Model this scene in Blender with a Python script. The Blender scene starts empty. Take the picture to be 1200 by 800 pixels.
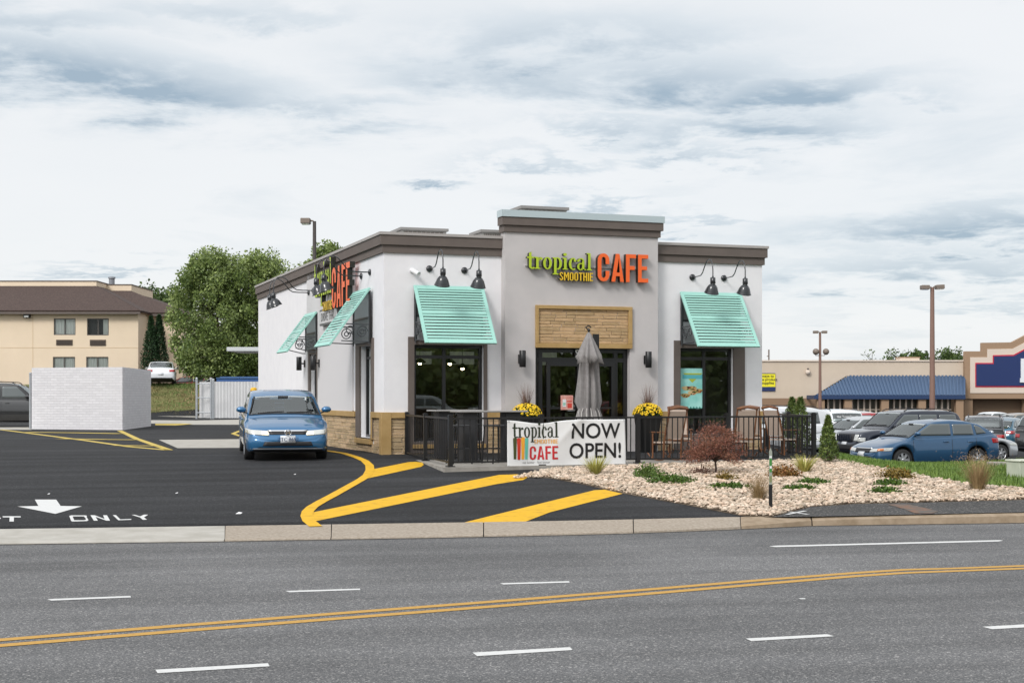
import bpy, bmesh, math, random
import numpy as np
from mathutils import Vector, Matrix
from mathutils.bvhtree import BVHTree
R = math.radians; PI = math.pi
random.seed(7); rng = np.random.default_rng(7)
sc = bpy.context.scene
COL = sc.collection

# ------------------------------------------------------------ camera, sky, sun, exposure
F = 1712.0; EH = 1.30; HY = 464.0
cd = bpy.data.cameras.new('camera'); cam = bpy.data.objects.new('camera', cd); COL.objects.link(cam)
cam.location = (0, 0, EH); cam.rotation_euler = (PI/2, 0, 0)
cd.sensor_width = 36; cd.lens = F/1200*36; cd.shift_y = 0.0533
cd.clip_start = 0.1; cd.clip_end = 3000
sc.camera = cam
sc.view_settings.view_transform = 'Standard'; sc.view_settings.look = 'None'
sc.view_settings.gamma = 1; sc.view_settings.exposure = 0.12
sc.view_settings.use_curve_mapping = False
SUN_EL, SUN_AZ = 38, 212      # azimuth clockwise from +Y: sun behind the camera and to its left
sd = bpy.data.lights.new('sun', 'SUN'); sun = bpy.data.objects.new('sun', sd); COL.objects.link(sun)
sd.energy = 1.7; sd.angle = R(16); sd.color = (1.0, 0.965, 0.925)
sv = Vector((math.sin(R(SUN_AZ))*math.cos(R(SUN_EL)), math.cos(R(SUN_AZ))*math.cos(R(SUN_EL)), math.sin(R(SUN_EL))))
sun.rotation_euler = (-sv).to_track_quat('-Z', 'Y').to_euler(); sun.location = sv*60

def build_world():
    w = bpy.data.worlds.new("World"); sc.world = w; w.use_nodes = True
    nt = w.node_tree; N = nt.nodes; L = nt.links; N.clear()
    def n(t, **k):
        o = N.new(t)
        for a, b in k.items(): setattr(o, a, b)
        return o
    def m(op, a, b=None, c=None, clamp=False):
        o = n('ShaderNodeMath', operation=op, use_clamp=clamp)
        for i, v in enumerate((a, b, c)):
            if v is None: continue
            if isinstance(v, (int, float)): o.inputs[i].default_value = v
            else: L.new(v, o.inputs[i])
        return o.outputs[0]
    sky = n('ShaderNodeTexSky', sky_type='NISHITA'); sky.sun_disc = False
    sky.sun_elevation = R(SUN_EL); sky.sun_rotation = R(SUN_AZ)
    b1 = n('ShaderNodeBackground'); L.new(sky.outputs[0], b1.inputs[0]); b1.inputs[1].default_value = 0.09
    tc = n('ShaderNodeTexCoord'); sp = n('ShaderNodeSeparateXYZ'); L.new(tc.outputs['Generated'], sp.inputs[0])
    x, y, z = sp.outputs
    az = m('ARCTAN2', x, y); el = m('ARCSINE', z)
    # flat cloud layer coordinates
    zz = m('ADD', m('MAXIMUM', z, 0.0), 0.10)
    cx = m('DIVIDE', x, zz); cy = m('DIVIDE', y, zz)
    cv = n('ShaderNodeCombineXYZ'); L.new(cx, cv.inputs[0]); L.new(cy, cv.inputs[1])
    def noise(scale, detail, off=0.0, dist=0.0, rough=.55):
        mp = n('ShaderNodeMapping'); L.new(cv.outputs[0], mp.inputs[0]); mp.inputs['Location'].default_value = (off, off*.7, off*.3)
        o = n('ShaderNodeTexNoise'); L.new(mp.outputs[0], o.inputs['Vector'])
        o.inputs['Scale'].default_value = scale; o.inputs['Detail'].default_value = detail
        o.inputs['Roughness'].default_value = rough; o.inputs['Distortion'].default_value = dist
        return o.outputs[0]
    n1 = noise(1.3, 9, 3.1, .3, .6); n2 = noise(3.2, 8, 9.7, .2, .62); n3 = noise(.55, 5, 1.7)
    # warped view direction for the large cloud banks
    aw = m('ADD', az, m('MULTIPLY', m('SUBTRACT', n1, .5), .16))
    ew = m('ADD', el, m('MULTIPLY', m('SUBTRACT', n2, .5), .075))
    banks = [(90,100,190,26,1.0,-.10),(330,130,150,14,.55,-.1),(60,45,110,20,.45,0),(300,22,120,12,.3,0),
             (640,55,170,34,.62,0),(560,90,130,24,.45,0),(740,100,170,24,.7,0),(930,118,110,18,.95,0),(880,160,120,14,.95,0),
             (440,134,60,10,.6,0),(800,190,70,6,.6,0),(690,150,90,8,.5,0),(1150,275,120,20,.85,0),(1080,320,170,16,.55,0),(1180,360,150,8,.3,0),
             (500,213,34,5,.8,0),(700,240,60,5,.5,0),(830,262,60,5,.45,0),(130,322,60,5,.55,0),(620,190,80,6,.4,0),(1080,130,50,10,.4,0)]
    acc = None
    for (px, py, rx, ry, s, tilt) in banks:
        a0 = math.atan((px-600)/F); e0 = math.atan((HY-py)/F)
        da = m('DIVIDE', m('SUBTRACT', aw, a0), rx/F)
        ee = m('SUBTRACT', ew, e0)
        if tilt: ee = m('SUBTRACT', ee, m('MULTIPLY', m('SUBTRACT', aw, a0), tilt))
        de = m('DIVIDE', ee, ry/F)
        r2 = m('ADD', m('MULTIPLY', da, da), m('MULTIPLY', de, de))
        g = m('MULTIPLY', m('EXPONENT', m('MULTIPLY', r2, -.75)), s)
        acc = g if acc is None else m('MAXIMUM', acc, g)
        tex = m('MULTIPLY', m('SUBTRACT', n2, .36), 3.0, clamp=True)
    d = m('MULTIPLY', acc, m('ADD', .40, m('MULTIPLY', tex, 1.35)))
    gen = m('MULTIPLY', m('SUBTRACT', n1, .52), 1.5, clamp=True)
    gen2 = m('MULTIPLY', m('SUBTRACT', n3, .5), 1.2, clamp=True)
    d = m('ADD', d, m('ADD', m('MULTIPLY', gen, .80), m('MULTIPLY', gen2, .25)), clamp=True)
    cr = n('ShaderNodeValToRGB'); L.new(d, cr.inputs[0])
    e = cr.color_ramp.elements
    e[0].position = 0; e[0].color = (.885, .90, .915, 1)
    e[1].position = 1; e[1].color = (.37, .47, .565, 1)
    q = cr.color_ramp.elements.new(.3); q.color = (.72, .775, .82, 1)
    # an overcast sky is brighter overhead than at the horizon, and brightest round the sun
    up = m('SMOOTH_MAX', m('MULTIPLY', m('SUBTRACT', el, .40), .35), 0.0, .1)
    sdn = n('ShaderNodeVectorMath', operation='DOT_PRODUCT'); L.new(tc.outputs['Generated'], sdn.inputs[0]); sdn.inputs[1].default_value = sv
    gl = m('MULTIPLY', m('POWER', m('MAXIMUM', sdn.outputs['Value'], 0.0), 6.0), 1.3)
    st = m('ADD', m('ADD', .97, up), gl)
    b2 = n('ShaderNodeBackground'); L.new(cr.outputs[0], b2.inputs[0]); L.new(st, b2.inputs[1])
    mx = n('ShaderNodeMixShader'); mx.inputs[0].default_value = .9
    L.new(b1.outputs[0], mx.inputs[1]); L.new(b2.outputs[0], mx.inputs[2])
    out = n('ShaderNodeOutputWorld'); L.new(mx.outputs[0], out.inputs[0])
build_world()

# ------------------------------------------------------------ helpers: tagging, meshes
def tag(o, label=None, cat=None, group=None, kind=None):
    if label: o['label'] = label
    if cat: o['category'] = cat
    if group: o['group'] = group
    if kind: o['kind'] = kind
    return o
def thing(name, label, cat, loc=(0,0,0), rz=0.0, group=None):
    o = bpy.data.objects.new(name, None); COL.objects.link(o); o.empty_display_size = .2
    o.location = loc; o.rotation_euler = (0, 0, rz)
    return tag(o, label, cat, group)

class MB:
    def __init__(s): s.v = []; s.f = []; s.m = []; s.sm = []
    def add(s, vs, fs, mi=0, smooth=False):
        b = len(s.v); s.v += [tuple(p) for p in vs]
        for f in fs: s.f.append([b+i for i in f]); s.m.append(mi); s.sm.append(smooth)
    def box(s, x0, x1, y0, y1, z0, z1, mi=0, M=None):
        vs = [(x, y, z) for z in (z0, z1) for y in (y0, y1) for x in (x0, x1)]
        if M is not None: vs = [M @ Vector(p) for p in vs]
        s.add(vs, [(0,2,3,1),(4,5,7,6),(0,1,5,4),(2,6,7,3),(0,4,6,2),(1,3,7,5)], mi)
    def quad(s, a, b, c, d, mi=0): s.add([a, b, c, d], [(0,1,2,3)], mi)
    def ngon(s, pts, mi=0): s.add(pts, [tuple(range(len(pts)))], mi)
    def prism(s, pts, ext, mi=0, side=None):
        """pts: planar outline of 3-D points, ext: extrusion vector"""
        n = len(pts); e = Vector(ext)
        vs = [Vector(p) for p in pts] + [Vector(p)+e for p in pts]
        s.add(vs, [tuple(range(n))], mi); s.add(vs, [tuple(range(2*n-1, n-1, -1))], mi)
        s.add(vs, [(i, i+n, (i+1) % n + n, (i+1) % n) for i in range(n)], mi if side is None else side)
    def tube(s, path, r, n=8, mi=0, cap=True, smooth=True):
        P = [Vector(p) for p in path]; rs = r if isinstance(r, (list, tuple)) else [r]*len(P)
        vs = []; up = None
        for i, p in enumerate(P):
            t = (P[min(i+1, len(P)-1)] - P[max(i-1, 0)])
            if t.length < 1e-9: t = Vector((0,0,1))
            t.normalize()
            if up is None:
                up = Vector((0,0,1)) if abs(t.z) < .9 else Vector((1,0,0))
            a = t.cross(up)
            if a.length < 1e-4: a = t.cross(Vector((0,1,0)))
            a.normalize(); b = a.cross(t).normalized(); up = b
            for k in range(n):
                an = 2*PI*k/n; vs.append(p + (a*math.cos(an) + b*math.sin(an))*rs[i])
        fs = [(i*n+k, i*n+(k+1) % n, (i+1)*n+(k+1) % n, (i+1)*n+k) for i in range(len(P)-1) for k in range(n)]
        s.add(vs, fs, mi, smooth)
        if cap:
            m_ = len(P)-1
            s.add([vs[k] for k in range(n)], [tuple(range(n))], mi); s.add([vs[m_*n+k] for k in range(n)], [tuple(range(n-1, -1, -1))], mi)
    def lathe(s, prof, c=(0,0,0), n=20, mi=0, axis='z', smooth=True, M=None):
        vs = []
        for (r, h) in prof:
            for k in range(n):
                a = 2*PI*k/n
                p = (r*math.cos(a), r*math.sin(a), h) if axis == 'z' else ((h, r*math.cos(a), r*math.sin(a)) if axis == 'x' else (r*math.cos(a), h, r*math.sin(a)))
                p = Vector(p)
                if M is not None: p = M @ p
                vs.append((p[0]+c[0], p[1]+c[1], p[2]+c[2]))
        fs = [(i*n+k, i*n+(k+1) % n, (i+1)*n+(k+1) % n, (i+1)*n+k) for i in range(len(prof)-1) for k in range(n)]
        s.add(vs, fs, mi, smooth)
    def build(s, name, mats, parent=None, bevel=0, loc=None, rz=0):
        me = bpy.data.meshes.new(name); me.from_pydata([tuple(p) for p in s.v], [], s.f)
        if not isinstance(mats, (list, tuple)): mats = [mats]
        for m_ in mats: me.materials.append(m_)
        me.polygons.foreach_set('material_index', s.m); me.polygons.foreach_set('use_smooth', s.sm)
        me.update()
        bm = bmesh.new(); bm.from_mesh(me); bmesh.ops.recalc_face_normals(bm, faces=bm.faces); bm.to_mesh(me); bm.free()
        o = bpy.data.objects.new(name, me); COL.objects.link(o)
        if parent is not None: o.parent = parent
        if loc is not None: o.location = loc
        if rz: o.rotation_euler = (0, 0, rz)
        if bevel:
            b = o.modifiers.new('bevel', 'BEVEL'); b.width = bevel; b.segments = 2; b.limit_method = 'ANGLE'; b.angle_limit = R(50)
        return o
def fast_mesh(name, V, Fc, mats, parent=None, smooth=False, mi=None):
    """V (n,3) float array, Fc (m,k) int array of equal-size faces"""
    me = bpy.data.meshes.new(name); n, k = Fc.shape
    me.vertices.add(len(V)); me.vertices.foreach_set('co', V.astype(np.float32).ravel())
    me.loops.add(n*k); me.loops.foreach_set('vertex_index', Fc.astype(np.int32).ravel())
    me.polygons.add(n); me.polygons.foreach_set('loop_start', np.arange(0, n*k, k, dtype=np.int32))
    me.polygons.foreach_set('loop_total', np.full(n, k, dtype=np.int32))
    if smooth: me.polygons.foreach_set('use_smooth', np.ones(n, dtype=bool))
    if not isinstance(mats, (list, tuple)): mats = [mats]
    for m_ in mats: me.materials.append(m_)
    if mi is not None: me.polygons.foreach_set('material_index', mi.astype(np.int32))
    me.update(calc_edges=True)
    o = bpy.data.objects.new(name, me); COL.objects.link(o)
    if parent is not None: o.parent = parent
    return o

# ------------------------------------------------------------ materials
MATS = {}
def pm(name, col, rough=.6, metal=0.0, col2=None, nscale=8.0, ndetail=4, lo=.35, hi=.65, bump=0.0, bscale=60.0, spec=.5,
       coat=0.0, emit=None, estr=0.0, island=0.0, stretch=None, trans=0.0, bdist=.01, leafy=0.0):
    if name in MATS: return MATS[name]
    m = bpy.data.materials.new(name); m.use_nodes = True; nt = m.node_tree; N = nt.nodes; L = nt.links
    b = N['Principled BSDF']; b.inputs['Base Color'].default_value = (*col, 1)
    b.inputs['Roughness'].default_value = rough; b.inputs['Metallic'].default_value = metal
    b.inputs['Specular IOR Level'].default_value = spec
    if coat: b.inputs['Coat Weight'].default_value = coat; b.inputs['Coat Roughness'].default_value = .04
    if trans: b.inputs['Transmission Weight'].default_value = trans
    if emit: b.inputs['Emission Color'].default_value = (*emit, 1); b.inputs['Emission Strength'].default_value = estr
    tc = N.new('ShaderNodeTexCoord'); mp = N.new('ShaderNodeMapping'); L.new(tc.outputs['Object'], mp.inputs[0])
    if stretch: mp.inputs['Scale'].default_value = stretch
    out = None
    if col2 is not None:
        nz = N.new('ShaderNodeTexNoise'); L.new(mp.outputs[0], nz.inputs['Vector']); nz.inputs['Scale'].default_value = nscale
        nz.inputs['Detail'].default_value = ndetail; nz.inputs['Roughness'].default_value = .6
        cr = N.new('ShaderNodeValToRGB'); L.new(nz.outputs[0], cr.inputs[0])
        cr.color_ramp.elements[0].position = lo; cr.color_ramp.elements[0].color = (*col, 1)
        cr.color_ramp.elements[1].position = hi; cr.color_ramp.elements[1].color = (*col2, 1)
        out = cr.outputs[0]
    if island:
        g = N.new('ShaderNodeNewGeometry'); mr = N.new('ShaderNodeMapRange'); L.new(g.outputs['Random Per Island'], mr.inputs[0])
        mr.inputs[3].default_value = 1-island; mr.inputs[4].default_value = 1+island
        hs = N.new('ShaderNodeHueSaturation'); L.new(mr.outputs[0], hs.inputs['Value'])
        mr2 = N.new('ShaderNodeMapRange'); L.new(g.outputs['Random Per Island'], mr2.inputs[0]); mr2.inputs[3].default_value = .5+island*.025; mr2.inputs[4].default_value = .5-island*.02
        L.new(mr2.outputs[0], hs.inputs['Hue'])
        if out is None: hs.inputs['Color'].default_value = (*col, 1)
        else: L.new(out, hs.inputs['Color'])
        out = hs.outputs[0]
    if out is not None: L.new(out, b.inputs['Base Color'])
    if bump:
        nb = N.new('ShaderNodeTexNoise'); L.new(mp.outputs[0], nb.inputs['Vector']); nb.inputs['Scale'].default_value = bscale; nb.inputs['Detail'].default_value = 5
        bp = N.new('ShaderNodeBump'); bp.inputs['Strength'].default_value = bump; bp.inputs['Distance'].default_value = bdist
        L.new(nb.outputs[0], bp.inputs['Height']); L.new(bp.outputs[0], b.inputs['Normal'])
    if leafy:
        tr = N.new('ShaderNodeBsdfTranslucent'); mx = N.new('ShaderNodeMixShader'); mx.inputs[0].default_value = leafy
        if out is not None: L.new(out, tr.inputs[0])
        else: tr.inputs[0].default_value = (*col, 1)
        L.new(b.outputs[0], mx.inputs[1]); L.new(tr.outputs[0], mx.inputs[2]); L.new(mx.outputs[0], N['Material Output'].inputs[0])
    MATS[name] = m; return m

def asphalt(name, dark, light, speck, sscale, patch=(1, 1, 1), patchscale=.35, tint=None, bumpd=.006, streak=0.0, smin=.5, smax=.62):
    m = bpy.data.materials.new(name); m.use_nodes = True; nt = m.node_tree; N = nt.nodes; L = nt.links
    b = N['Principled BSDF']; b.inputs['Roughness'].default_value = .9; b.inputs['Specular IOR Level'].default_value = .25
    tc = N.new('ShaderNodeTexCoord')
    def nz(scale, detail=3, st=None, rot=0):
        mp = N.new('ShaderNodeMapping'); src = tc.outputs['Object']
        if rot:
            m0 = N.new('ShaderNodeMapping'); L.new(src, m0.inputs[0]); m0.inputs['Rotation'].default_value = (0, 0, rot); src = m0.outputs[0]
        L.new(src, mp.inputs[0])
        if st: mp.inputs['Scale'].default_value = st
        o = N.new('ShaderNodeTexNoise'); L.new(mp.outputs[0], o.inputs['Vector']); o.inputs['Scale'].default_value = scale; o.inputs['Detail'].default_value = detail; return o.outputs[0]
    def ramp(s, a, c1, z, c2):
        o = N.new('ShaderNodeValToRGB'); L.new(s, o.inputs[0]); e = o.color_ramp.elements
        e[0].position = a; e[0].color = (*c1, 1); e[1].position = z; e[1].color = (*c2, 1); return o.outputs[0]
    def mix(t, f, a, c):
        o = N.new('ShaderNodeMix'); o.data_type = 'RGBA'; o.blend_type = t
        if isinstance(f, float): o.inputs[0].default_value = f
        else: L.new(f, o.inputs[0])
        L.new(a, o.inputs[6]); L.new(c, o.inputs[7]); return o.outputs[2]
    base = ramp(nz(sscale, 2), .38, dark, .62, light)
    vo = N.new('ShaderNodeTexVoronoi'); vo.inputs['Scale'].default_value = sscale*.9; L.new(tc.outputs['Object'], vo.inputs['Vector'])
    sp = N.new('ShaderNodeSeparateColor'); L.new(vo.outputs['Color'], sp.inputs[0])
    spk = ramp(sp.outputs[0], .86, (0, 0, 0), .97, (1, 1, 1))
    sc_ = N.new('ShaderNodeRGB'); sc_.outputs[0].default_value = (*speck, 1)
    c = mix('MIX', spk, base, sc_.outputs[0])
    big = ramp(nz(patchscale, 5), .35, (.82,)*3, .68, (1.12,)*3)
    c = mix('MULTIPLY', 1.0, c, big)
    if streak:
        s2 = ramp(nz(1.0, 5, (.10, 1.5, 1), R(-12)), .36, (1-streak,)*3, .64, (1+streak,)*3)
        c = mix('MULTIPLY', 1.0, c, s2)
    L.new(c, b.inputs['Base Color'])
    bp = N.new('ShaderNodeBump'); bp.inputs['Strength'].default_value = .6; bp.inputs['Distance'].default_value = bumpd
    L.new(nz(sscale, 3), bp.inputs['Height']); L.new(bp.outputs[0], b.inputs['Normal'])
    MATS[name] = m; return m

M_road = asphalt('road_asphalt', (.075,.076,.079), (.178,.177,.178), (.33,.32,.31), 95, streak=.15, bumpd=.008)
M_lot = asphalt('new_asphalt', (.015,.0155,.017), (.027,.0275,.030), (.07,.07,.07), 70, patchscale=.25, streak=.32, bumpd=.004)
M_path = asphalt('path_asphalt', (.035,.035,.036), (.085,.082,.08), (.25,.24,.22), 60, patchscale=.9)
M_oldlot = asphalt('old_asphalt', (.10,.10,.10), (.17,.17,.165), (.3,.3,.3), 40)
M_conc_new = pm('concrete_new', (.35,.33,.29), .85, col2=(.44,.42,.38), nscale=3, bump=.3, bscale=40)
M_conc_tan = pm('concrete_tan', (.265,.22,.17), .9, col2=(.38,.325,.265), nscale=25, bump=.4, bscale=90)
M_conc_kerb = pm('concrete_kerb', (.25,.185,.12), .9, col2=(.35,.27,.19), nscale=6, bump=.4, bscale=70)
M_conc_slab = pm('concrete_slab', (.26,.24,.21), .85, col2=(.36,.335,.30), nscale=4, bump=.3, bscale=50)
M_yellow = pm('yellow_paint', (.70,.395,.008), .7, col2=(.40,.21,.015), nscale=6, lo=.52, hi=.80, bump=.2, bscale=80, spec=.3, ndetail=8)
M_yline = pm('yellow_line', (.50,.28,.05), .75, col2=(.34,.19,.05), nscale=30, lo=.48, hi=.75, ndetail=8)
M_yline2 = pm('yellow_line_pale', (.56,.42,.08), .75, col2=(.42,.29,.07), nscale=10, lo=.45, hi=.75, ndetail=8)
M_wpaint = pm('white_road_paint', (.62,.62,.61), .7, col2=(.44,.44,.43), nscale=22, lo=.52, hi=.8, ndetail=8)
M_white = pm('white_stucco', (.80,.79,.805), .85, col2=(.76,.75,.77), nscale=2.5, bump=.25, bscale=160, bdist=.004)
M_tower = pm('greige_stucco', (.54,.51,.505), .85, col2=(.50,.475,.47), nscale=2.0, bump=.25, bscale=160, bdist=.004)
M_trim = pm('taupe_trim', (.135,.110,.096), .75, col2=(.12,.097,.085), nscale=3, bump=.1, bscale=100)
M_cap = pm('metal_coping', (.42,.39,.37), .45, metal=.3)
M_capblue = pm('pale_coping', (.50,.58,.60), .35, metal=.4)
M_stone = pm('ledge_stone', (.40,.28,.155), .9, col2=(.52,.39,.24), nscale=5, bump=.8, bscale=35, island=.22, stretch=(1,1,4))
M_panelst = pm('panel_stone', (.42,.27,.135), .85, col2=(.54,.375,.21), nscale=7, bump=.8, bscale=35, island=.16, stretch=(1,1,5))
M_ochre = pm('ochre_trim', (.37,.235,.085), .75, col2=(.44,.29,.12), nscale=4, bump=.2, bscale=60)
M_black = pm('black_metal', (.012,.012,.013), .38, spec=.5)
M_bframe = pm('black_frame', (.014,.014,.015), .3)
M_teal = pm('teal_paint', (.31,.59,.515), .5, col2=(.34,.62,.545), nscale=3)
M_dkscroll = pm('dark_scroll', (.05,.055,.06), .5)
M_shade = pm('lamp_black', (.02,.022,.025), .22, coat=.4)
M_white_p = pm('white_plastic', (.75,.75,.75), .4)
M_green_l = pm('letter_green', (.42,.55,.02), .4)
M_yel_l = pm('letter_yellow', (.75,.48,.02), .4)
M_or_l = pm('letter_orange', (.85,.13,.02), .4)
M_dkside = pm('letter_return', (.02,.02,.015), .5)
M_gal = pm('galvanised', (.48,.50,.52), .45, metal=.6, col2=(.40,.42,.44), nscale=10)
def glass_mat(name, tint, frt=.55, rough=.01):
    m = bpy.data.materials.new(name); m.use_nodes = True; N = m.node_tree.nodes; L = m.node_tree.links; N.clear()
    t = N.new('ShaderNodeBsdfTransparent'); t.inputs[0].default_value = (*tint, 1)
    g = N.new('ShaderNodeBsdfGlossy'); g.inputs['Roughness'].default_value = rough; g.inputs[0].default_value = (.9,.95,.95,1)
    fr = N.new('ShaderNodeFresnel'); fr.inputs[0].default_value = 1.0+frt
    mx = N.new('ShaderNodeMixShader'); L.new(fr.outputs[0], mx.inputs[0]); L.new(t.outputs[0], mx.inputs[1]); L.new(g.outputs[0], mx.inputs[2])
    o = N.new('ShaderNodeOutputMaterial'); L.new(mx.outputs[0], o.inputs[0]); MATS[name] = m; return m
M_glass = glass_mat('shop_glass', (.72,.75,.72), 1.05)
M_glass2 = pm('dark_glass', (.02,.025,.03), .06, spec=.8)

# ------------------------------------------------------------ ground geometry
def smooth(t): t = np.clip(t, 0, 1); return t*t*(3-2*t)
def T(X, Y):
    X = np.asarray(X, float); Y = np.asarray(Y, float)
    z = np.where(Y < 32.7, .028*(Y-32.7), 0.0)
    w = smooth((X-7.0)/1.6)
    zr = np.where(Y < 44, -.9*smooth((Y-28.2)/11.0), -.9-.0062*(Y-44))
    base = z*(1-w*smooth((Y-28.2)/11.0))
    z = base + w*zr
    hill = 2.0*smooth((Y-86)/4.5)*(1-w) * (1-.40*smooth((Y-95)/3)*smooth((X+24)/2))
    return z + hill
def ray(px, py): return Vector(((px-600)/F, 1.0, (HY-py)/F))
def G(px, py, off=0.0):
    """the point of the ground sheet seen at a photo pixel"""
    d = ray(px, py)
    lo, hi = 5.0, 12.0
    f = lambda t: EH + d.z*t - (float(T(d.x*t, t))+off)
    t = 10.0
    while t < 400 and f(t) > 0: t *= 1.01
    a, b = t/1.01, t
    for _ in range(30):
        c = (a+b)/2
        if f(c) > 0: a = c
        else: b = c
    return Vector((d.x*b, b, EH + d.z*b))
RZ = -.47
def GR(px, py, off=0.0):
    d = ray(px, py); t = (RZ+off-EH)/d.z
    return Vector((d.x*t, t, RZ+off))
def at(px, py, Y): d = ray(px, py); return Vector((d.x*Y, Y, EH+d.z*Y))
def gx(px, Y): return (px-600)/F*Y
def gz(py, Y): return EH+(HY-py)/F*Y
# ------------------------------------------------------------ the setting: ground, road, kerb, path, markings
_bk = [G(p, a) for p, a in ((-500,630),(-200,625),(0,621),(130,619.2),(262,617.3),(380,615.6),(525,613.4),(640,611.6),(740,609.6),(850,606.9),(905,606.3),(950,606.0),(1000,605.0),(1100,603.0),(1200,600.8),(1400,597),(1800,590))]
def kY(X):
    if X < _bk[0].x: return _bk[0].y + .15*(X-_bk[0].x)
    if X > _bk[-1].x: return _bk[-1].y + .15*(X-_bk[-1].x)
    return float(np.interp(X, [p.x for p in _bk], [p.y for p in _bk]))
def ground_sheet():
    xs = list(np.arange(-60, -20, 2.0)) + list(np.arange(-20, 20.01, .8)) + list(np.arange(22, 90, 2.0))
    xs = [-1200, -500, -200, -100] + xs + [130, 220, 500, 1200]
    rs = [-60, -20, -6, -1.2, -.35, .02, .045] + list(np.arange(.6, 40, .8)) + list(np.arange(41, 90, 1.5)) + [100, 120, 150, 180, 260, 500, 1200, 2500]
    V = []
    for r in rs:
        for x in xs:
            xx = max(-40, min(40, x)); y = kY(xx) + r
            z = float(T(x, y)) if r > .03 else RZ-.12
            if r <= -1: z = RZ-.02 - (.0 if r > -2 else .0)-.1
            V.append((x, y, z))
    nx = len(xs)
    Fc = [(j*nx+i, j*nx+i+1, (j+1)*nx+i+1, (j+1)*nx+i) for j in range(len(rs)-1) for i in range(nx-1)]
    return fast_mesh('ground', np.array(V), np.array(Fc), M_lot, smooth=True)
g = ground_sheet(); tag(g, kind='structure')

def patch(name, pts, off, mat, kind='structure', step=None, func=T):
    """a sheet lying 'off' above the ground, cut on a grid so that it follows the ground"""
    bm = bmesh.new(); vs = [bm.verts.new((p[0], p[1], 0)) for p in pts]; bm.faces.new(vs)
    if step:
        x0, x1 = min(p[0] for p in pts), max(p[0] for p in pts); y0, y1 = min(p[1] for p in pts), max(p[1] for p in pts)
        for a in np.arange(math.ceil(x0/step)*step, x1, step):
            bmesh.ops.bisect_plane(bm, geom=bm.verts[:]+bm.edges[:]+bm.faces[:], plane_co=(a,0,0), plane_no=(1,0,0))
        for a in np.arange(math.ceil(y0/step)*step, y1, step):
            bmesh.ops.bisect_plane(bm, geom=bm.verts[:]+bm.edges[:]+bm.faces[:], plane_co=(0,a,0), plane_no=(0,1,0))
    bmesh.ops.triangulate(bm, faces=bm.faces[:])
    for v in bm.verts: v.co.z = float(func(v.co.x, v.co.y)) + off
    bmesh.ops.recalc_face_normals(bm, faces=bm.faces)
    if sum(f.normal.z for f in bm.faces) < 0: bmesh.ops.reverse_faces(bm, faces=bm.faces)
    me = bpy.data.meshes.new(name); bm.to_mesh(me); bm.free(); me.materials.append(mat)
    o = bpy.data.objects.new(name, me); COL.objects.link(o)
    if kind: o['kind'] = kind
    return o
def pix(*a): return [G(x, y) for x, y in a]
def rpix(*a): return [GR(x, y) for x, y in a]
flat = lambda X, Y: RZ

# road
KST = [  # px, y back edge, y front top edge, y of the road at the kerb face
 (-500, 630, 647.5, 650.5), (-200, 625, 640.5, 643.5), (0, 621, 635.3, 638), (130, 619.2, 633.6, 636.2), (262, 617.3, 631.8, 634.5), (380, 615.6, 629.8, 632.4), (525, 613.4, 627.2, 630),
 (640, 611.6, 624.6, 627.6), (740, 609.6, 621.8, 625), (850, 606.9, 617, 620.8), (905, 606.3, 612.5, 618.4), (950, 606.0, 609, 616.2), (1000, 605.0, 607.2, 615.4),
 (1100, 603.0, 605.2, 614), (1200, 600.8, 603.0, 612.6), (1400, 597, 599.2, 610), (1800, 590, 592, 605)]
far = [GR(p, d) for p, a, b, d in KST]
road_pts = [(-90, -7, 0)] + [(-90, far[0].y-12, 0)] + [(p.x, p.y+.03, 0) for p in far] + [(90, far[-1].y+16, 0), (90, -7, 0)]
road = patch('road', road_pts, 0, M_road, func=flat, step=8)
v = MB(); v.quad((-200,-70,RZ-.06), (200,-70,RZ-.06), (200,-7.2,RZ-.02), (-200,-7.2,RZ-.02)); tag(v.build('verge', pm('verge_green', (.06,.09,.025), .9, col2=(.10,.12,.04), nscale=3)), kind='structure')

def kerb(name, st, mat):
    b = MB(); rows = []
    for (p, a, f, d) in st:
        bk = G(p, a); lo = GR(p, d); zf = EH - (f-HY)/F*lo.y
        zf = min(zf, bk.z+.03)
        rows.append([Vector((bk.x, bk.y+.08, bk.z-.3)), Vector((bk.x, bk.y+.08, bk.z+.009)), Vector((lo.x+.0, lo.y+.06, zf+.004)), Vector((lo.x, lo.y+.012, zf-.012)), Vector((lo.x, lo.y-.012, RZ-.05))])
    for i in range(len(rows)-1):
        for k in range(4): b.quad(rows[i][k], rows[i+1][k], rows[i+1][k+1], rows[i][k+1])
    b.ngon(rows[0]); b.ngon(rows[-1][::-1])
    return tag(b.build(name, mat), kind='structure')
def ks(x0, x1):
    """stations between two pixel columns, interpolated"""
    P = [k[0] for k in KST]; f = lambda x: tuple([x] + [float(np.interp(x, P, [k[j] for k in KST])) for j in (1,2,3)])
    return [f(x0)] + [k for k in KST if x0 < k[0] < x1] + [f(x1)]
cuts = [(-500,-60,M_conc_new),(-58.8,262,M_conc_new),(263,387,M_conc_tan),(388.2,566,M_conc_tan),(567.2,742,M_conc_tan),(743.2,868,M_conc_tan),(869,951,M_conc_kerb),(952.5,1290,M_conc_kerb),(1292,1800,M_conc_kerb)]
for a, b_, m_ in cuts: kerb('kerb', ks(a, b_), m_)
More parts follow.
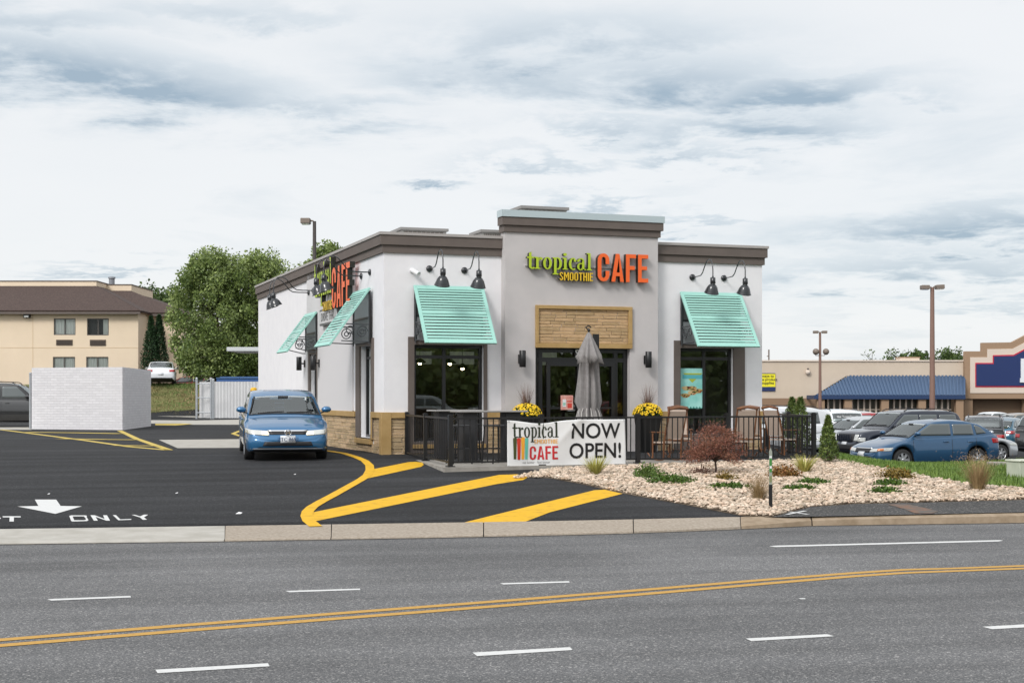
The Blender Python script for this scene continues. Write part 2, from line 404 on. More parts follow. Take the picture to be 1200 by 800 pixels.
# dark dirt line where the kerb meets the road
def strip(name, ptsA, ptsB, off, mat, func): return patch(name, [*ptsA, *ptsB[::-1]], off, mat, func=func)
gut = MB()
for (a, b_) in zip(KST[1:-2], KST[2:-1]):
    p, q = GR(a[0], a[3]), GR(b_[0], b_[3])
    gut.quad((p.x,p.y-.05,RZ+.004),(q.x,q.y-.05,RZ+.004),(q.x,q.y+.0,RZ+.006),(p.x,p.y+.0,RZ+.006))
tag(gut.build('gutter_dirt', pm('gutter_dirt', (.055,.05,.045), .95, col2=(.15,.12,.08), nscale=7, lo=.45, hi=.8)), kind='structure')

# asphalt path behind the kerb, right
path_pts = pix((905,606.2),(925,601),(950,594.5),(1000,591.2),(1100,589),(1200,586.3),(1500,580),(1800,574),(1800,590),(1400,597),(1200,600.7),(1000,604.9),(950,605.9))
patch('path', path_pts, .012, M_path, step=1.0)
patch('dirt_stain', pix((1040,592),(1062,591.5),(1100,600),(1092,603),(1072,602.5),(1058,597)), .018, pm('red_dirt', (.22,.10,.05), .95, col2=(.10,.09,.08), nscale=5, lo=.3, hi=.6))
x_ = MB()
for a in (((920,598.6),(947,602.3)),((922,602.6),(944,598.4))):
    p, q = G(*a[0], .019), G(*a[1], .019); d = (q-p).normalized(); s_ = Vector((-d.y, d.x, 0))*.03
    if a[0][0] == 922: p.z += .003; q.z += .003
    x_.quad(p-s_, q-s_, q+s_, p+s_)
tag(x_.build('road_markings', M_wpaint), kind='structure')

# paint on the lot
lot_mark = [0]
def mark(pts, mat, off=.004, name='road_markings'): return patch(name, pts, off, mat)
def line_px(pts, w, mat, off=.005, rd=False):
    P = [(GR(*p, 0) if rd else G(*p)) for p in pts]
    L_, R_ = [], []
    for i, p in enumerate(P):
        t = (P[min(i+1,len(P)-1)] - P[max(i-1,0)]); t.z = 0; t.normalize(); s = Vector((-t.y, t.x, 0))*w/2
        L_.append(p+s); R_.append(p-s)
    return patch('road_markings', L_+R_[::-1], off, mat, func=flat if rd else T)
c7 = lambda *a: pix(*[(340+x/3, 510+y/3) for x, y in a])
c8 = lambda *a: pix(*[(340+x/2.857, 500+y/2.857) for x, y in a])
mark(c8((258,146),(395,118.5),(420,117),(442,120),(448,127),(438,134),(258,173)), M_yellow)
mark(c8((68,288),(700,161),(760,159),(797,169),(780,178),(690,192),(84,316)), M_yellow)
mark(c8((576,322),(1018,212.5),(1055,210.5),(1117,223),(870,286),(784,319)), M_yellow)
line_px([(340+x/3, 510+y/3) for x, y in ((100,52),(140,56),(190,64),(235,78),(262,90),(279,106),(281,122),(272,140),(250,156),(200,184),(150,212),(110,233),(78,252),(62,268),(58,284),(66,302),(90,321))], .17, M_yellow, .009)
# striped island by the block enclosure
c5 = lambda *a: [(x/5, 480+y/5) for x, y in a]
for seg, w in ((((0,117),(40,121),(500,180),(760,217),(990,237)), .22), (((700,122),(800,170),(990,236)), .20), (((150,132),(450,136),(715,141)), .55),
               (((350,170),(600,175),(800,177)), .45), (((680,210),(800,212),(930,213)), .40)):
    line_px(c5(*seg), w, M_yline2, .005 if w < .3 else .010)
mark(pix((186,515.3),(292,514.3),(300,524.5),(208,525)), M_conc_new, .004, 'concrete_pad')
mark(pix((-60,500.5),(37,500.5),(37,503.6),(-60,503.0)), M_conc_new, .006, 'concrete_pad')
mark(pix((150,492),(230,492.5),(305,491.0),(305,497.5),(225,497.5),(212,496),(150,496)), M_conc_new, .004, 'concrete_pad')
mark(pix((182,498.2),(206,498.6),(226,496.8),(216,496.3),(182,496.6)), M_yline2, .009)
line_px([(282,504.5),(273,508),(282,511)], .16, M_yline2, .006)
# kerb at the foot of the grass bank
kb = MB(); p, q = G(100,489.6), G(330,489.6)
kb.box(p.x, q.x, p.y, p.y+.35, -.05, .13); tag(kb.build('kerb', M_conc_new), kind='structure')
# arrow and words
c6 = lambda *a: pix(*[(x/6, 560+y/6) for x, y in a])
mark(c6((122,200),(270,196.5),(245,152),(395,152),(426,196.5),(575,199),(390,252)), M_wpaint)
mark(c6((18,269),(145,269),(146,277),(98,277),(97,306),(66,306),(68,277),(20,277)), M_wpaint)
mark(c6((-40,276),(4,279),(6,287),(-40,286)), M_wpaint)
mark(c6((487,267),(500,263),(600,263),(612,266),(608,274),(590,270),(515,270),(512,275),(522,297),(590,297),(604,293),(603,285),(590,270),(608,274),(622,296),(612,303),(510,306),(500,302)), M_wpaint)
mark(c6((636,262),(665,262),(735,288),(725,262),(752,262),(774,300),(748,300),(672,273),(688,300),(660,300)), M_wpaint)
mark(c6((793,261),(815,261),(846,291),(922,288),(924,294),(832,297)), M_wpaint)
mark(c6((925,259),(950,259),(985,270),(1012,258),(1042,258),(1012,277),(1034,293),(1004,294),(984,277)), M_wpaint)

# road markings
c2 = lambda *a: rpix(*[(380+x/2.667, 500+y/2.667) for x, y in a])
def dash(px0, y0, px1, y1, t, sl=4):
    """one dash given by its two ends, t its thickness in the photo"""
    patch('road_markings', rpix((px0, y0+t/2), (px0+sl*1.2, y0-t/2), (px1, y1-t/2), (px1+sl*-.2, y1+t/2)), .004, M_wpaint, func=flat)
patch('road_markings', c2((463,706),(768,689),(776,698),(478,717)), .004, M_wpaint, func=flat)
patch('road_markings', c2((549,489),(765,482.5),(767,487),(560,493)), .004, M_wpaint, func=flat)
c3 = lambda *a: rpix(*[(780+x/2.667, 500+y/2.667) for x, y in a])
patch('road_markings', c3((250,662),(505,648.5),(527,655),(268,670)), .004, M_wpaint, func=flat)
patch('road_markings', c3((990,625),(1300,608),(1320,616),(1020,633)), .004, M_wpaint, func=flat)
patch('road_markings', c3((323,374),(340,371.5),(1045,354),(1055,356),(1040,358.5),(345,376)), .004, M_wpaint, func=flat)
patch('road_markings', c3((415,536),(436,536),(438,539),(422,539)), .004, M_wpaint, func=flat)
c1 = lambda *a: rpix(*[(x/2.5, 480+y/2.5) for x, y in a])
patch('road_markings', c1((455,762),(785,743),(790,752),(462,772)), .004, M_wpaint, func=flat)
patch('road_markings', c1((138,555),(382,545.5),(384,550),(150,559.5)), .004, M_wpaint, func=flat)
patch('road_markings', c1((836,531),(1054,524),(1056,528),(848,535)), .004, M_wpaint, func=flat)
DY = [(-400,784,790.5),(0,749.8,756.4),(200,733.8,740.2),(400,718.4,724.4),(600,703.2,708.8),(760,690.6,695.6),(900,679,683.6),(1000,671.4,675.2),(1060,667.5,671.2),(1120,665.9,669.0),(1200,662.9,666.0),(1500,655,657.6)]
for k in (1, 2):
    pts = [(d[0], d[k]) for d in DY]; line_px(pts, .125, M_yline, .004, rd=True)

# ------------------------------------------------------------ café: frame of reference
ANG = math.atan2(1712, 4900)
u_ = Vector((math.cos(ANG), math.sin(ANG), 0)); v_ = Vector((-math.sin(ANG), math.cos(ANG), 0))
CX, CY = -150/F*32.7, 32.7
def LW(s, t, z=0.0): return Vector((CX, CY, 0)) + u_*s + v_*t + Vector((0,0,z))
def FS(px, t=0.0):
    k = (px-600)/F; return (k*(CY+t*v_.y) - CX - t*v_.x)/(u_.x - k*u_.y)
def FZ(px, py, t=0.0): return gz(py, CY + FS(px, t)*u_.y + t*v_.y)
def ST(px, s=0.0):
    k = (px-600)/F; return (k*(CY+s*u_.y) - CX - s*u_.x)/(v_.x - k*v_.y)
def SZ(px, py, s=0.0): return gz(py, CY + s*u_.y + ST(px, s)*v_.y)
SA = ANG - PI/2      # rotation of things mounted on the drive-through side

def wall(b, ax, at_, th, a0, a1, z0, z1, holes, mi=0):
    """wall panel with openings. ax 'x': spans x at y=at_ (outer face), thickness th inward (+y); ax 'y': spans y at x=at_, thickness +x"""
    A = sorted({a0, a1, *[h[0] for h in holes], *[h[1] for h in holes]}); Z = sorted({z0, z1, *[h[2] for h in holes], *[h[3] for h in holes]})
    def P(a, d, z): return (a, at_+d, z) if ax == 'x' else (at_+d, a, z)
    for i in range(len(A)-1):
        for j in range(len(Z)-1):
            ca, cz = (A[i]+A[i+1])/2, (Z[j]+Z[j+1])/2
            if any(h[0] < ca < h[1] and h[2] < cz < h[3] for h in holes): continue
            for d in (0, th): b.quad(P(A[i],d,Z[j]), P(A[i+1],d,Z[j]), P(A[i+1],d,Z[j+1]), P(A[i],d,Z[j+1]), mi)
    for h in holes:
        for (a, c) in (((h[0],h[2]),(h[1],h[2])), ((h[1],h[2]),(h[1],h[3])), ((h[1],h[3]),(h[0],h[3])), ((h[0],h[3]),(h[0],h[2]))):
            b.quad(P(a[0],0,a[1]), P(c[0],0,c[1]), P(c[0],th,c[1]), P(a[0],th,a[1]), mi)
    for (a, c) in (((a0,z0),(a1,z0)), ((a1,z0),(a1,z1)), ((a1,z1),(a0,z1)), ((a0,z1),(a0,z0))):
        b.quad(P(a[0],0,a[1]), P(c[0],0,c[1]), P(c[0],th,c[1]), P(a[0],th,a[1]), mi)

cafe = thing('cafe_building', 'small stucco café with taupe cornices, ledge stone base and teal shutter awnings', 'building', LW(0,0), ANG)
TT = -.28                                             # the tower stands forward
W_R = FS(893); DEP = 17.6*.963
sT0, sT1 = FS(592, TT), FS(771, TT)
ZW = FZ(452, 296)                                     # underside of the cornice
ZC = FZ(450, 272)
ZT_ = FZ(680, 268, TT)
# openings (s0,s1,z0,z1)
zs = lambda py, px=520: FZ(px, py)
wl = (FS(485), FS(566.5), zs(517), zs(404, 520))      # left window
dz0 = -.05
dr = (FS(627.5, TT), FS(738, TT), dz0, FZ(680, 408, TT))
wr = (FS(796.5), FS(859), FZ(827, 508), FZ(827, 408))
TH = .30
b = MB(); wall(b, 'x', 0, TH, 0, sT0, -.35, ZC-.1, [wl]); b.build('front_wall', M_white, cafe)
b = MB(); wall(b, 'x', 0, TH, sT1, W_R, -.35, ZC-.1, [wr]); b.build('front_wall', M_white, cafe)
b = MB(); wall(b, 'x', TT, .30, sT0, sT1, -.35, ZT_+.1, [dr])
b.build('tower_wall', M_tower, cafe)
# side wall openings
t1a, t1b = ST(436.5), ST(423)                         # near narrow window
sw1 = (t1a, t1b, SZ(430, 512.5), SZ(430, 405))
t2a, t2b = ST(372.5), ST(364.5)
sw2 = (t2a, t2b, .9, SZ(368, 415))
b = MB(); wall(b, 'y', 0, TH, .304, DEP, -.35, ZC-.1, [sw1, sw2]); b.build('side_wall', M_white, cafe)
b = MB(); wall(b, 'y', W_R-TH, TH, .304, DEP, -.6, ZC-.1, []); b.box(.304, W_R-.304, DEP-.3, DEP, -.35, ZC-.1); b.build('rear_wall', M_white, cafe)
b = MB(); b.box(.30, W_R-.3, .3, DEP-.3, ZC-.42, ZC-.3); b.build('roof', pm('roof_membrane', (.5,.5,.5), .8), cafe)
# slightly proud greige bay under the side sign
pa, pb = ST(415), ST(361.5)
b = MB(); wall(b, 'y', -.05, .052, pa, pb, .95, SZ(390, 318)+.12, [(t2a-.2, t2b+.2, .9, SZ(368,398))]); b.build('side_bay', pm('bay_stucco', (.62,.605,.61), .85, bump=.25, bscale=160), cafe)
# cornice: two bands and a coping, mitred round three sides
def cornice(name_, s0, s1, tf, tb, zl, zm, zh, zt, mat, capm, left=True, right=True, back=False):
    b = MB()
    def ring(o, z0, z1, mi, depth=.35):
        ox_ = o if name_ == 'tower_cornice' else 0
        b.box(s0-o if left else s0-ox_, s1+o if right else s1+ox_, tf-o, tf-o+depth, z0, z1, mi)
        if left: b.box(s0-o, s0-o+depth, tf-o+depth+.001, tb, z0, z1, mi)
        if right: b.box(s1+o-depth, s1+o, tf-o+depth+.001, tb, z0, z1, mi)
    ring(.05, zl, zm, 0); ring(.10, zm+.002, zh, 0); ring(.125, zh+.002, zt, 1)
    return b.build(name_, [mat, capm], cafe)
zl, zm, zh = ZW, FZ(452, 287), FZ(452, 275.5)
cornice('cornice', 0, sT0-.002, 0, DEP, zl, zm, zh, ZC, M_trim, M_cap, True, False)
cornice('cornice', sT1+.002, W_R, 0, DEP, zl, zm, zh, ZC, M_trim, M_cap, False, True)
pxT = 600
cornice('tower_cornice', sT0, sT1, TT, .20, FZ(pxT,271.5,TT-.05), FZ(pxT,263.5,TT-.1), FZ(pxT,254,TT-.1), FZ(pxT,246,TT-.1), M_trim, M_capblue, False, False)
# window surrounds (taupe) and dark frames with panes
def surround(a0, a1, z0, z1, hole, y=0, ax='x'):
    b = MB()
    if ax == 'x': wall(b, 'x', y-.045, .05, a0, a1, z0, z1, [hole])
    else: wall(b, 'y', -.045, .05, a0, a1, z0, z1, [hole])
    return b.build('window_surround', M_trim, cafe)
surround(FS(478), FS(570.5), .02, zs(394.5, 480), (wl[0], wl[1], wl[2], wl[3]))
surround(FS(789.5), FS(872), .02, FZ(800,399), (wr[0], wr[1], wr[2], wr[3]))
surround(ST(438.5), ST(418.5), sw1[2]-.001, SZ(430,397), (sw1[0], sw1[1], sw1[2]-.0005, sw1[3]), ax='y')
surround(ST(374.5), ST(361.8), .95, SZ(368,405), (sw2[0], sw2[1], .9501, sw2[3]), ax='y')
def window(name_, ax, a0, a1, z0, z1, recess, mull, trans, fw=.055, mat=M_glass, base=0.0):
    """frame ring with mullions (fractions) and transoms (heights); panes are a child"""
    b = MB()
    def bx(p, q, z_0, z_1, d0=0.0, d1=.07):
        if ax == 'x': b.box(p, q, base+recess+d0, base+recess+d1, z_0, z_1)
        else: b.box(base+recess+d0, base+recess+d1, p, q, z_0, z_1)
    bx(a0, a0+fw, z0, z1); bx(a1-fw, a1, z0, z1); bx(a0+fw+.001, a1-fw-.001, z0, z0+fw); bx(a0+fw+.001, a1-fw-.001, z1-fw, z1)
    for m_ in mull:
        c = a0+(a1-a0)*m_; bx(c-fw/2, c+fw/2, z0+fw+.001, z1-fw-.001, .002, .068)
    for t_ in trans: bx(a0+fw+.001, a1-fw-.001, t_-fw/2, t_+fw/2, .005, .065)
    w = b.build(name_, M_bframe, cafe)
    g = MB()
    if ax == 'x': g.quad((a0+.02, base+recess+.035, z0+.02), (a1-.02, base+recess+.035, z0+.02), (a1-.02, base+recess+.035, z1-.02), (a0+.02, base+recess+.035, z1-.02))
    else: g.quad((base+recess+.035, a0+.02, z0+.02), (base+recess+.035, a1-.02, z0+.02), (base+recess+.035, a1-.02, z1-.02), (base+recess+.035, a0+.02, z1-.02))
    g.build('pane', mat, w); return w
window('window', 'x', *wl, .10, [(521.5-485)/(566.5-485)], [zs(418)], fw=.075)
window('window', 'x', *wr, .10, [(827-796.5)/(859-796.5)], [FZ(827,420)], fw=.075)
window('window', 'y', sw1[0], sw1[1], sw1[2], sw1[3], .12, [.45], [SZ(430,419)], fw=.06)
window('window', 'y', sw2[0], sw2[1], sw2[2], sw2[3], .10, [], [SZ(368,430)], fw=.08)
# entrance: transom, sidelights and a double door
dw = window('entrance_frame', 'x', dr[0], dr[1], dr[2]+.02, dr[3], .14, [(635.5-627.5)/110.5, (724-627.5)/110.5], [FZ(680,421.5,TT)], fw=.10, base=TT)
s1, s2 = FS(640, TT+.14), FS(720, TT+.14); zt2 = FZ(680,424,TT+.14)
for k in range(2):
    a, c = (s1, (s1+s2)/2-.004) if k == 0 else ((s1+s2)/2+.004, s2)
    d = MB(); y0, y1 = TT+.10, TT+.148
    d.box(a, a+.09, y0, y1, dz0+.03, zt2); d.box(c-.09, c, y0, y1, dz0+.03, zt2); d.box(a+.091, c-.091, y0, y1, dz0+.03, dz0+.28); d.box(a+.091, c-.091, y0, y1, zt2-.1, zt2); d.box(a+.091, c-.091, y0+.002, y1-.002, 1.0, 1.045)
    dd = d.build('door', M_bframe, cafe)
    h = MB(); x = c-.045 if k == 0 else a+.045
    h.tube([(x, y0, .95), (x, y0-.06, .95), (x, y0-.06, 1.35), (x, y0, 1.35)], .012); h.build('door_handle', M_gal, dd)
# ledge-stone wainscot: single stones in courses, with an ochre cap and corner trim
def ledge(name_, regions, cap=True, mat=M_stone, hmin=.055, hmax=.10, parent=None, prot=.035):
    for (ax, at_, a0, a1, z0, z1) in regions:
        b = MB(); z = z0
        while z < z1-.01:
            h = min(random.uniform(hmin, hmax), z1-z)
            if z1-(z+h) < .03: h = z1-z
            a = a0
            while a < a1-.005:
                l = random.uniform(.22, .75); 
                if a1-(a+l) < .12: l = a1-a
                pr = random.uniform(.012, prot); g_ = .005
                if ax == 'x': b.box(a+g_, a+l-g_, at_-pr, at_+.005, z+g_*.6, z+h-g_*.6)
                else: b.box(at_-pr, at_+.005, a+g_, a+l-g_, z+g_*.6, z+h-g_*.6)
                a += l
            z += h
        o = b.build(name_, mat, parent or cafe, bevel=.006)
zc = FZ(455, 490)                                     # top of the stone
zcap = FZ(455, 483)
regs = [('x', 0, .16, FS(478)-.002, -.15, zc), ('x', 0, FS(485), FS(566), -.1, wl[2]-.16), ('x', 0, FS(570.6), sT0, -.1, zc), ('x', TT, sT0, dr[0]-.25, -.1, .02),
        ('x', 0, sT1, FS(789)-.002, -.1, zc), ('x', 0, FS(872.1), W_R-.01, -.1, zc),
        ('y', 0, .16, ST(438.5)-.002, -.15, zc), ('y', 0, ST(438), ST(418.7), -.15, sw1[2]-.15), ('y', 0, ST(418.3), ST(374.6), -.15, zc), ('y', 0, ST(361.6), DEP, -.15, zc)]
ledge('stone_veneer', regs)
def capb(*a): b = MB(); b.box(*a); b.build('stone_cap', M_ochre, cafe, bevel=.008)
def capx(a0, a1): capb(a0, a1, -.075, .0, zc+.001, zcap)
def capy(a0, a1): capb(-.075, .0, a0, a1, zc+.001, zcap)
capx(.152, FS(478)-.003); capx(FS(570.6), sT0-.003); capx(sT1+.003, FS(789.4)); capx(FS(872.2), W_R)
capy(.152, ST(438.5)-.003); capy(ST(418.3), ST(374.6)); capy(ST(361.6), DEP)
b = MB(); b.box(-.078, .15, -.078, .15, -.15, zcap+.002); b.build('corner_trim', M_ochre, cafe, bevel=.008)
for q_ in ((FS(485)-.05, FS(566)+.05, -.085, .0, wl[2]-.155, wl[2]-.06), (-.085, .0, ST(437), ST(419), sw1[2]-.145, sw1[2]-.03)): b = MB(); b.box(*q_); b.build('window_sill', M_ochre, cafe, bevel=.008)
b = MB(); b.box(-.06, .0, ST(438.4), ST(438.4)+.14, sw1[2]-.028, zcap); b.build('window_jamb', M_ochre, cafe, bevel=.008)
# stone panel over the door with ochre frame
pz0, pz1 = FZ(680, 408, TT), FZ(680, 358.5, TT); q0, q1 = FS(627, TT), FS(740, TT)
b = MB(); fw = .105
b.box(q0, q1, TT-.07, TT, pz0, pz0+fw); b.box(q0, q1, TT-.07, TT, pz1-fw*.8, pz1); b.box(q0, q0+fw*.7, TT-.07, TT, pz0+fw+.001, pz1-fw*.8-.001); b.box(q1-fw*.9, q1, TT-.07, TT, pz0+fw+.001, pz1-fw*.8-.001)
b.build('panel_frame', M_ochre, cafe, bevel=.008)
ledge('stone_panel', [('x', TT, q0+fw*.72, q1-fw*.92, pz0+fw+.002, pz1-fw*.8-.002)], mat=M_panelst, hmin=.06, hmax=.085, prot=.03)
# floor slab inside
b = MB(); b.box(.302, W_R-.302, .302, DEP-.302, -.30, -.03); b.build('floor_slab', pm('indoor_floor', (.16,.13,.10), .4), cafe)
b = MB(); b.box(.302, W_R-.302, .302, DEP-.302, 3.02, 3.1); b.box(.304, W_R-.304, 7.2, 7.3, -.02, 3.0, 1); b.build('interior_lining', [pm('ceiling_tile', (.45,.44,.42), .8), pm('indoor_wall', (.42,.30,.16), .8, col2=(.20,.20,.13), nscale=.8)], cafe)

# roof equipment
def rtu(px0, px1, ytop, t, dep, label):
    s0, s1 = FS(px0, t), FS(px1, t); Y = CY+FS((px0+px1)/2, t)*u_.y+t*v_.y; z1 = gz(ytop, Y)
    r = thing('rooftop_unit', label, 'hvac unit', LW((s0+s1)/2, t, ZC-.3), ANG, 'hvac units on the café roof'); w = (s1-s0)/2; h = z1-(ZC-.3)
    b = MB(); b.box(-w, w, 0, dep, 0, h-.07); b.build('housing', pm('unit_metal', (.36,.35,.33), .55, metal=.2), r)
    b = MB(); b.box(-w-.05, w+.05, -.05, dep+.05, h-.068, h); b.build('lid', pm('unit_lid', (.25,.24,.23), .5), r)
    b = MB()
    for i in range(9): b.box(-w+.06+i*(2*w-.12)/9, -w+.03+(i+1)*(2*w-.12)/9, -.014, 0, h-.26, h-.1)
    b.build('grille', M_trim, r)
rtu(471, 523, 267.3, 4.5, 1.6, 'pale hvac unit with grille behind the low parapet over the window')
rtu(612, 664, 242.2, 1.6, 1.5, 'dark flat topped hvac unit behind the tower parapet')
rtu(565, 589, 269.5, 3.5, .9, 'small hvac hood on the roof tucked against the tower')

# ------------------------------------------------------------ things fixed to the café
def make_awning(label, w, h, d, loc, rz, group='teal louvred shutter awnings', side=False):
    r = thing('shutter_awning', label, 'awning', loc, rz, group)
    # slanted plane: top edge (y=0,z=0), bottom edge (y=-d,z=-h)
    L_ = math.hypot(h, d); ax = Vector((0, -d/L_, -h/L_)); nn = Vector((0, -h/L_, d/L_))
    def M_(x, q, n_): return Vector((x,0,0)) + ax*q + nn*n_
    def slab(b, x0, x1, q0, q1, n0, n1, tilt=0.0):
        vs = [M_(x, q, n_ + (tilt if q == q1 else 0)) for n_ in (n0, n1) for q in (q0, q1) for x in (x0, x1)]
        b.add(vs, [(0,2,3,1),(4,5,7,6),(0,1,5,4),(2,6,7,3),(0,4,6,2),(1,3,7,5)])
    b = MB(); hw = w/2; rw = .075
    slab(b, -hw, -hw+rw, 0, L_, 0, .045); slab(b, hw-rw, hw, 0, L_, 0, .045)
    slab(b, -hw+rw+.001, hw-rw-.001, 0, .11, .002, .043); slab(b, -hw+rw+.001, hw-rw-.001, L_-.11, L_, .002, .043); mid = L_*.47
    slab(b, -hw+rw+.001, hw-rw-.001, mid-.045, mid+.045, .002, .043)
    b.build('frame', M_teal, r, bevel=.004)
    b = MB()
    for (a, c, n_) in ((.115, mid-.05, 8), (mid+.05, L_-.115, 8)):
        p = (c-a)/n_
        for i in range(n_): slab(b, -hw+rw, hw-rw, a+i*p+p*.08, a+(i+1)*p-p*.25, .020, .032, .006)
    b.build('slats', M_teal, r)
    # wall frame behind and scroll brackets
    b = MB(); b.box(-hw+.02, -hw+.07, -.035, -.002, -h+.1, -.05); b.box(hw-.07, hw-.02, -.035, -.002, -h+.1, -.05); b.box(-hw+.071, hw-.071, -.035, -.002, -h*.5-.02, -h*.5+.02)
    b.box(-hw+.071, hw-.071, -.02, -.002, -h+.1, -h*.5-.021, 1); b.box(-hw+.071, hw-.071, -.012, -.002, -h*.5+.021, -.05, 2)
    b.build('wall_frame', [M_black, pm('wall_louvre', (.20,.21,.22), .6), pm('wall_panel_grey', (.42,.43,.45), .8) if side else pm('wall_shadow', (.05,.05,.052), .8)], r)  # front awnings: upper panel painted dark, standing in for shade behind the slats
    for sx in (-1, 1):
        b = MB(); x = sx*(hw-.045); zb = -h*.62
        b.tube([(x, -.03, zb), (x, -d*.60, zb)], .016, 6); b.tube([(x, -.03, zb-.40), (x, -.12, zb-.40), (x, -d*.72, -h+.12)], .014, 6)
        b.tube([(x, -.03, -.05), (x, -.03, -h+.05)], .016, 6)
        for (cy, cz, rr) in ((-.20, zb-.17, .14), (-.48, zb-.14, .10), (-.20, zb-.17, .06)):
            pts = [(x, cy+rr*math.cos(a)*(1-.35*a/7), cz+rr*math.sin(a)*(1-.35*a/7)) for a in np.linspace(0, 7, 22)]
            b.tube(pts, .012, 6)
        b.build('bracket', M_dkscroll, r)
    return r
aw = (FS(567)-FS(482)); aY = FZ(482, 335.5)
DA = .95
azb = 1.3+(464-403)/F*(CY+1.4*u_.y-DA*v_.y)
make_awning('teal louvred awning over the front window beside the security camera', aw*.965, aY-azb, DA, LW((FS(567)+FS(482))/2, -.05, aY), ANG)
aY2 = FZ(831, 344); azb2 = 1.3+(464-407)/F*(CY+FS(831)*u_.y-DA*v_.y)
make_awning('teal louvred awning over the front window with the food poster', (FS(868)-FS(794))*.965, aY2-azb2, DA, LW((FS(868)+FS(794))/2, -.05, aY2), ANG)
ta, tb = ST(437.6), ST(418); az = SZ(437.6, 338)
make_awning('large teal louvred awning over the narrow window on the side wall, nearer the street', tb-ta, az-azb, DA, LW(-.06, (ta+tb)/2, az), SA, side=True)
ta, tb = ST(374.5), ST(361.5); az3 = SZ(374, 366); 
make_awning('small teal louvred awning over the drive-through window, further along the side wall', tb-ta, (az3-azb)*.98, DA*.85, LW(-.06, (ta+tb)/2, az3), SA, side=True)

def make_goose(label, loc, rz):
    r = thing('gooseneck_lamp', label, 'wall lamp', loc, rz, 'black gooseneck lamps on the café walls')
    b = MB(); b.lathe([(0,0),(.075,0),(.075,-.03),(.03,-.05),(0,-.05)], axis='y', n=18); b.build('wall_plate', M_shade, r)
    b = MB(); pts = [(0,-.04,0),(0,-.30,0),(0,-.46,.01),(0,-.56,.07),(0,-.66,.20),(0,-.76,.31),(0,-.87,.355),(0,-.98,.33),(0,-1.06,.24),(0,-1.09,.10),(0,-1.09,-.06)]
    b.tube(pts, .014, 8); b.build('arm', M_shade, r)
    b = MB(); b.lathe([(0,-.05),(.02,-.05),(.025,-.08),(.06,-.09),(.065,-.22),(.05,-.235),(.06,-.25)], (0,-1.09,0), 18)
    b.build('socket', M_shade, r)
    b = MB(); b.lathe([(.055,0),(.085,-.02),(.125,-.08),(.155,-.16),(.168,-.20),(.178,-.215),(.17,-.215),(.145,-.15),(.05,-.02)], (0,-1.09,-.245), 24, M=Matrix.Rotation(R(20), 3, 'X')); b.build('lamp_shade', M_shade, r)
    b = MB(); b.lathe([(0,-.02),(.03,-.03),(.05,-.07),(.035,-.11),(0,-.12)], (0,-1.09,-.245), 12); b.build('bulb', M_white_p, r)
    return r
for px, py, lab in ((503, 315, 'black gooseneck lamp on the front wall next to the security camera'), (544, 317, 'black gooseneck lamp over the front window, nearer the tower and its letters'),
                    (811, 325, 'black gooseneck lamp over the poster window, beside the tower'), (848, 326, 'black gooseneck lamp over the poster window, at the outer corner of the front wall')):
    make_goose(lab, LW(FS(px), -.002, FZ(px, py)), ANG)
for px, py, lab in ((434, 319, 'black gooseneck lamp on the side wall, closest to the building corner'), (424, 323.5, 'black gooseneck lamp in front of the orange side letters, second from the corner'),
                    (369.5, 340.5, 'black gooseneck lamp beyond the side letters, third from the corner'), (364.5, 343, 'black gooseneck lamp on the side wall, last one from the corner')):
    make_goose(lab, LW(-.052 if px < 400 else -.002, ST(px), SZ(px, py)), SA)
def make_sconce(label, loc, rz):
    r = thing('wall_sconce', label, 'wall lamp', loc, rz, 'black cylinder sconces')
    b = MB(); b.box(-.05, .05, -.03, 0, -.10, .10); b.box(-.02, .02, -.12, -.03, -.02, .02); b.build('bracket', M_black, r)
    b = MB(); b.lathe([(0,.19),(.07,.19),(.075,.185),(.075,-.185),(.07,-.19),(.06,-.18),(0,-.18)], (0,-.17,0), 20); b.build('lamp_body', M_black, r)
for px, py, lab in ((609.5, 420.5, 'black cylinder sconce between the front window and the entrance'), (756.5, 421.5, 'black cylinder sconce between the entrance and the poster window')):
    make_sconce(lab, LW(FS(px, TT), TT, FZ(px, py, TT)), ANG)
for px, py, lab in ((357.5, 426, 'black cylinder sconce on the side wall beyond the drive-through window'), (376.5, 425.5, 'black cylinder sconce on the side wall before the drive-through window')):
    make_sconce(lab, LW(-.052 if px > 361 else -.002, ST(px), SZ(px, py)), SA)
c = thing('security_camera', 'small white security camera on the front wall near the corner', 'camera', LW(FS(482), 0, FZ(482, 318)), ANG)
b = MB(); b.lathe([(0,0),(.04,0),(.04,-.03),(0,-.03)], axis='y', n=12); b.tube([(0,-.03,0),(0,-.10,0)], .012); b.build('mount', M_white_p, c)
Mr = Matrix.Rotation(R(35), 3, 'X') @ Matrix.Rotation(R(-30), 3, 'Y')
b = MB(); b.lathe([(0,.1),(.045,.1),(.05,.08),(.05,-.12),(.055,-.13),(.055,-.16),(.04,-.16),(.04,-.14),(0,-.14)], (0.03,-.14,-.01), 14, axis='y', M=Matrix.Rotation(R(30),3,'Z')@Matrix.Rotation(R(25),3,'X')); b.build('camera_body', M_white_p, c)
